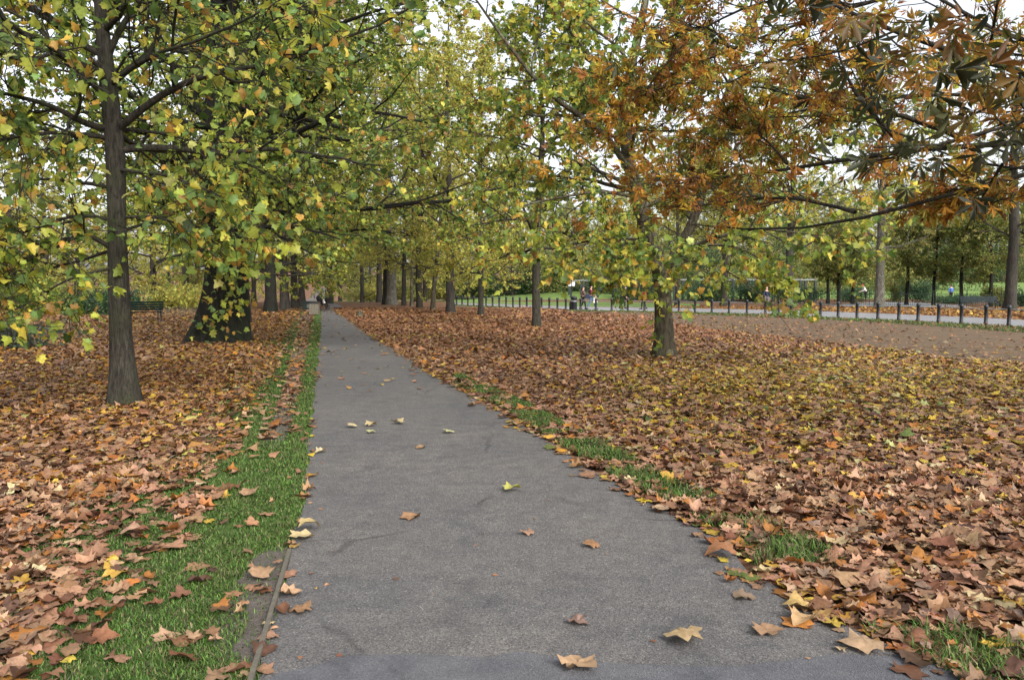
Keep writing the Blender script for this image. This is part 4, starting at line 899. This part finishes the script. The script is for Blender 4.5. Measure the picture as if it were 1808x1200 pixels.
def litter(Y0, Y1, dens_, T, size, seed, curl, zmax):
    rg = np.random.default_rng(seed); xm = lambda y: .74 * y + 2.5
    area = 2 * xm(Y1) * (Y1 - Y0); n = int(area * dens_)
    y = rg.uniform(Y0, Y1, n); x = rg.uniform(-xm(Y1), xm(Y1), n); k = np.abs(x) < xm(y); x, y = x[k], y[k]
    u, v = UV(x, y); uL, uR, uG = ip(v, PL), ip(v, PR), ip(v, GL)
    pxm = F / y; n1 = fbm(x, y, 1.6, 9); n2 = fbm(x, y, .5, 10)
    keep = np.ones(len(x))
    onpath = (u > uL - .02 * pxm) & (u < uR + .05 * pxm)
    tr_edge = (u - uR) / pxm                                       # metres right of the path edge
    dl = (uL - u) / pxm                                            # metres left of the path edge
    # path: a thin fringe of leaves blown along its edges, very few elsewhere
    fringe = np.where(onpath, np.exp(-np.minimum(uR - u, 3 * pxm) / pxm / .07) * .55 + np.exp(-(u - uL) / pxm / .05) * .10 + np.where(y > 12, .006 * np.minimum(1 + (y - 12) / 8, 3), 0), 0)
    keep = np.where(onpath, fringe, keep)
    # left grass strip
    gz = (u > uG) & (u < uL)
    edge = np.clip((u - uG) / pxm / .3 + np.where(y > 8, .7, .35) + n1 * np.where(y > 8, .45, .8), 0, 1)
    keep = np.where(gz, np.clip(1 - edge, 0, 1) ** 1.5 + np.where(y > 8, .035, .032), keep)
    ut = ip(v, TR); keep = np.where(gz & (np.abs(u - ut) < 10 + (v - 545) * .05) & (v < 780), np.maximum(keep, .35), keep)
    keep = np.where((u > 380) & (u < uL) & (v > 980) & (v < 1200), np.maximum(keep * .8, .06), keep)
    keep = np.where((~onpath) & (u < uG), np.clip((uG - u) / pxm / .35 + .15 + n1 * .4, .25, 1) * np.where(n1 < -.95, .45, 1) * np.where((dl < 1.6) & (n1 < -.2), .55, 1), keep)
    # right edge tufts
    tuft = (tr_edge > .10) & (tr_edge < .50) & (np.sin(y * 4.1 + 1.0) + .8 * np.sin(y * 9.7) + n1 * .7 > -.5) & (y < 16)
    keep = np.where(tuft, .13, keep)
    # dirt track sparse
    vt = np.interp(u, [p[0] for p in tk_n][::-1], [p[1] for p in tk_n][::-1]); vtf = np.interp(u, [p[0] for p in tk_f][::-1], [p[1] for p in tk_f][::-1])
    dv = (vt - v) / np.maximum(vt - vtf, 1); trk = (u > 1150) & (dv > 0)
    keep = np.where(trk, np.maximum(np.clip(1 - dv * 5 + n1 * .35, 0, 1), .05 + .04 * n2), keep)
    keep = np.where((u > 1000) & (u <= 1150) & (dv > 0), np.clip(1 - dv * 1.2, .06, 1), keep)
    vf = np.interp(u, [p[0] for p in fence_line][::-1], [p[1] for p in fence_line][::-1]); keep = np.where((u > 780) & (v < vf), 0, keep)
    sel = rg.uniform(0, 1, len(x)) < keep; x, y, u, v, n1, n2, onp = (q[sel] for q in (x, y, u, v, n1, n2, onpath)); n = len(x)
    # colour zones
    c = pick(rg, LIT['tan'], n); zo = rg.uniform(0, 1, n)
    yel = np.where(v < 670, np.clip(1 - (670 - v) / 75, 0, 1), np.clip(1 - (v - 670) / 190, 0, 1)) * np.clip((u - 1000) / 250, 0, 1) * .8 + np.clip(n2 - .6, 0, .3) * (v < 900)
    yel = np.where(onp, .3, yel)
    ora = np.where(u < uG_(v), np.clip((900 - v) / 200, 0, 1) * .6, np.clip((850 - v) / 250, 0, 1) * .3)
    rus = np.where((v < 640) & (u > 560), np.clip((640 - v) / 60, 0, 1) * .85, 0)
    c = np.where((zo < ora)[:, None], pick(rg, LIT['orange'], n), c); zo = rg.uniform(0, 1, n)
    c = np.where((zo < rus)[:, None], pick(rg, LIT['rust'], n), c); zo = rg.uniform(0, 1, n)
    c = np.where((zo < yel)[:, None], pick(rg, LIT['yellow'], n), c)
    ang = rg.uniform(0, 6.28, n); tl = np.where(onp, .10, np.where(y < 9, .2, .2))
    d = np.stack([np.cos(ang), np.sin(ang), rg.normal(0, tl, n)], -1); nn = np.stack([rg.normal(0, tl, n), rg.normal(0, tl, n), np.ones(n)], -1)
    nn *= np.where(rg.uniform(0, 1, n) < .35, -1, 1)[:, None]
    z = .022 + np.where(onp, .004, rg.uniform(0, 1, n) ** 1.5 * zmax); pos = np.stack([x, y, z], -1)
    sz = size * np.clip(rg.lognormal(0, .36, n), .35, 1.9)
    V, f, s, C = leaf_arrays(T, pos, d, nn, sz, c, rg, curl, .3, .05 if T is T_HI else 0)
    V[:, 2] = np.maximum(V[:, 2], .018 + rg.uniform(0, .003, len(V))); return V, f, s, C
uG_ = lambda v: ip(v, GL)
def crumbs():
    rg = np.random.default_rng(140); n = 9000; y = 2 + 26 * rg.uniform(0, 1, n) ** 1.6; x = rg.uniform(-9, 4, n); u, v = UV(x, y); a, b_ = ip(v, PL), ip(v, PR)
    e = np.minimum(u - a, b_ - u) / (F / y); ok = (e > 0) & (rg.uniform(0, 1, n) < np.exp(-e / .12) * .9 + .05); x, y = x[ok], y[ok]; n = len(x)
    an = rg.uniform(0, 6.28, n); d = np.stack([np.cos(an), np.sin(an), 0 * an], -1); nn = np.stack([rg.normal(0, .2, n), rg.normal(0, .2, n), np.ones(n)], -1)
    return leaf_arrays(T_OVAL, np.stack([x, y, np.full(n, .019)], -1), d, nn, rg.uniform(.012, .045, n), pick(rg, LIT['rust'], n), rg, .3)
V, f, sz, C = join([crumbs(), litter(2.0, 7, 500, T_HI, .078, 101, .36, .032), litter(7, 17, 420, T_MID, .078, 102, .4, .036), litter(17, 34, 210, T_KITE, .105, 103, .45, .045), litter(34, 62, 80, T_KITE, .14, 104, .4, .05)])
lo = link('leaf_litter', mesh_np('leaf_litter', V, f, sz, True, C), M['litter'])
tag(lo, 'carpet of fallen brown, tan and yellow leaves covering the ground either side of the path', 'fallen leaves', kind='stuff')
# leaves on the verge beyond the road
rg = np.random.default_rng(6); n = 9000; u = rg.uniform(1180, 1900, n); a = np.array([np.interp(u, [p[0] for p in rd_f][::-1], [p[1] for p in rd_f][::-1])]).ravel()
vv = a - rg.uniform(0, 1, n) * (a - 541.5) * .95; pt = np.array([G(p, q) for p, q in zip(u, vv)]); pt[:, 2] = .03
V, f, sz, C = leaf_arrays(T_KITE, pt, nrm(rg.normal(size=(n, 3)) * np.array((1, 1, .2))), nrm(rg.normal(0, .3, (n, 3)) + np.array((0, 0, 1))), .22 * rg.uniform(.6, 1.2, n), pick(rg, LIT['orange'], n), rg)
tag(link('verge_leaves', mesh_np('verge_leaves', V, f, sz, False, C), M['litter']), 'band of rusty fallen leaves on the verge beyond the road', 'fallen leaves', kind='stuff')

def blades(x, y, hgt_, rg, wid=.0028):
    n = len(x); a = rg.uniform(0, 6.28, n); h = hgt_ * rg.uniform(.5, 1.3, n); ln = rg.uniform(.3, 1.7, n) * h
    w_ = np.stack([np.cos(a), np.sin(a), 0 * a], -1) * (wid * np.maximum(1, y / 4.5))[:, None]; b_ = np.stack([x, y, 0 * x + .005], -1)
    l = np.stack([-np.sin(a) * ln, np.cos(a) * ln, h], -1); m_ = b_ + l * np.array((.35, .35, .62))
    V = np.stack([b_ - w_, b_ + w_, m_ + w_ * .75, b_ + l, m_ - w_ * .75], 1); i = np.arange(n)[:, None] * 5
    f = (i + np.array([0, 1, 2, 4, 4, 2, 3])[None]).ravel(); s = np.tile([4, 3], n)
    c = pick(rg, [(5, (.075, .145, .026)), (4, (.105, .185, .04)), (2.5, (.05, .10, .018)), (1.5, (.15, .16, .06)), (1, (.22, .18, .10)), (1, (.11, .085, .05))], n, .35)
    return V.reshape(-1, 3), f, s, np.repeat(c, 5, axis=0)
gparts = []
for (y0, y1, dn, hh) in ((2.0, 6, 12000, .021), (6, 12, 4200, .026), (12, 36, 1500, .035)):
    rg = np.random.default_rng(int(y0 * 7)); n = int((y1 - y0) * (y1 * .5 + 3) * dn); y = rg.uniform(y0, y1, n); x = rg.uniform(-y1 * .45 - 2.5, .3, n)
    u, v = UV(x, y); uL, uG = ip(v, PL), ip(v, GL); n1 = fbm(x, y, 2.3, 12)
    ok = (u > uG - .8 * F / y) & (u < uL + (.015 + .03 * n1) * F / y); mud = ((np.abs(u - ip(v, TR)) < (8 + (v - 545) * .045)) & (v < 780)) | ((v > 975) & (u > 30 + 45 * n1 + np.interp(v, [960, 980, 1010, 1060, 1110, 1150, 1192, 1215], [505, 452, 432, 398, 372, 362, 420, 520])))
    ok &= ~(mud & (rg.uniform(0, 1, n) < .9)) & ((n1 > -1.1) | (rg.uniform(0, 1, n) < .35)); ok &= rg.uniform(0, 1, n) < np.clip(1.1 + fbm(x, y, 5, 13), .25, 1); ok &= (y < 14) | (rg.uniform(0, 1, n) < np.clip(.85 + n1, .15, 1)); gparts.append(blades(x[ok], y[ok], hh, rg))
rg = np.random.default_rng(91); n = 330000; y = rg.uniform(2.2, 16, n); x = rg.uniform(-1, 5, n); u, v = UV(x, y); te = (u - ip(v, PR)) / (F / y); n1 = fbm(x, y, 1.6, 9)
ok = (te > .06 + .05 * n1) & (te < .52) & (np.sin(y * 4.1 + 1.0) + .8 * np.sin(y * 9.7) + n1 * .7 > -.6); gparts.append(blades(x[ok], y[ok], .06, rg, .0035))
rg = np.random.default_rng(92); n = 9000; k_ = rg.integers(0, 59, n); A = np.array(dens(tk_f)); B_ = np.array(dens(fence_line)) ; t1, t2 = rg.uniform(0, 1, (n, 1)), rg.uniform(-.1, 1, (n, 1))
q = (A[k_] * (1 - t1) + A[k_ + 1] * t1) * (1 - t2) + (B_[k_] * (1 - t1) + B_[k_ + 1] * t1) * t2; gparts.append(blades(q[:, 0], q[:, 1], .07, rg))
V, f, sz, C = join(gparts)
tag(link('grass', mesh_np('grass', V, f, sz, False, C), M['grass']), 'short green grass in the verge strips beside the path and fence', 'grass', kind='stuff')

# single leaves lying on the path -----------------------------------------
GLV = 'leaves lying on the path'
singles = [(1206, 1138, .15, (.42, .30, .16), 'large tan plane leaf on the near path, the biggest right of the middle'), (1018, 1182, .14, (.40, .26, .15), 'tan lobed leaf at the very bottom of the picture on the path'),
 (903, 869, .125, (.42, .40, .10), 'yellow green lobed leaf alone in the middle of the path'), (724, 918, .12, (.30, .17, .09), 'flat brown leaf left of the middle of the path'),
 (1045, 968, .09, (.26, .14, .07), 'small curled brown leaf right of the path middle below the yellow green leaf'), (932, 946, .08, (.30, .18, .12), 'small round pinkish brown leaf in the path middle'),
 (1018, 1104, .09, (.22, .14, .11), 'curled dark brown leaf just above the bottom tan leaf'), (1166, 906, .13, (.36, .25, .16), 'pale tan leaf on the path beside the right edge'),
 (1278, 987, .15, (.28, .13, .06), 'reddish brown curled leaf on the path close to the right edge'), (1355, 1120, .13, (.31, .19, .11), 'flat brown leaf on the path right of the biggest tan leaf'),
 (1525, 1148, .15, (.34, .23, .14), 'tan leaf on the path near the bottom right fringe'), (1410, 1080, .125, (.44, .30, .11), 'yellow tan leaf upper one of the overlapping pair at the right edge'),
 (1415, 1100, .13, (.40, .26, .13), 'tan leaf lower one of the overlapping pair at the right edge'), (545, 940, .13, (.44, .34, .16), 'pale yellow leaf upper one of a pair at the left path edge'),
 (533, 953, .13, (.46, .36, .19), 'pale cream leaf lower one of a pair at the left path edge'), (792, 766, .11, (.42, .42, .2), 'pale green leaf on the crack across the path'),
 (655, 754, .12, (.46, .36, .18), 'cream leaf on the crack left of the pale green leaf'), (622, 757, .11, (.44, .36, .2), 'cream leaf leftmost of the pair on the crack'),
 (655, 766, .10, (.42, .42, .2), 'pale green leaf just below the cream pair on the crack'), (742, 793, .10, (.32, .2, .11), 'small brown leaf below the crack across the path'),
 (566, 801, .09, (.42, .36, .22), 'pale leaf close to the left path edge below the crack'), (702, 750, .14, (.42, .33, .17), 'long cream leaf lying along the crack'),
 (1253, 958, .02, (.6, .6, .58), None), (545, 870, .09, (.34, .2, .1), 'brown leaf on the left path edge beside green grass'), (536, 880, .10, (.32, .17, .07), 'orange brown leaf on the left path edge below the brown one')]
rg = np.random.default_rng(3)
for u, v, s, c, lb in singles:
    if lb is None: continue
    p = G(u, v); one = np.zeros((1, 3)); a = rg.uniform(0, 6.28); d = np.array([[math.cos(a), math.sin(a), .05]])
    V, f, sz, C = leaf_arrays(T_HI, one - d * s * .4, d, np.array([[rg.normal(0, .1), rg.normal(0, .1), 1.]]), np.array([s * 1.15]), np.array([c]), rg, .35, .25, .05)
    V[:, 2] -= V[:, 2].min(); o = link('fallen_leaf', mesh_np('fallen_leaf', V, f, sz, True, C), M['litter']); o.location = (p[0], p[1], .018); tag(o, lb, 'leaf', GLV)
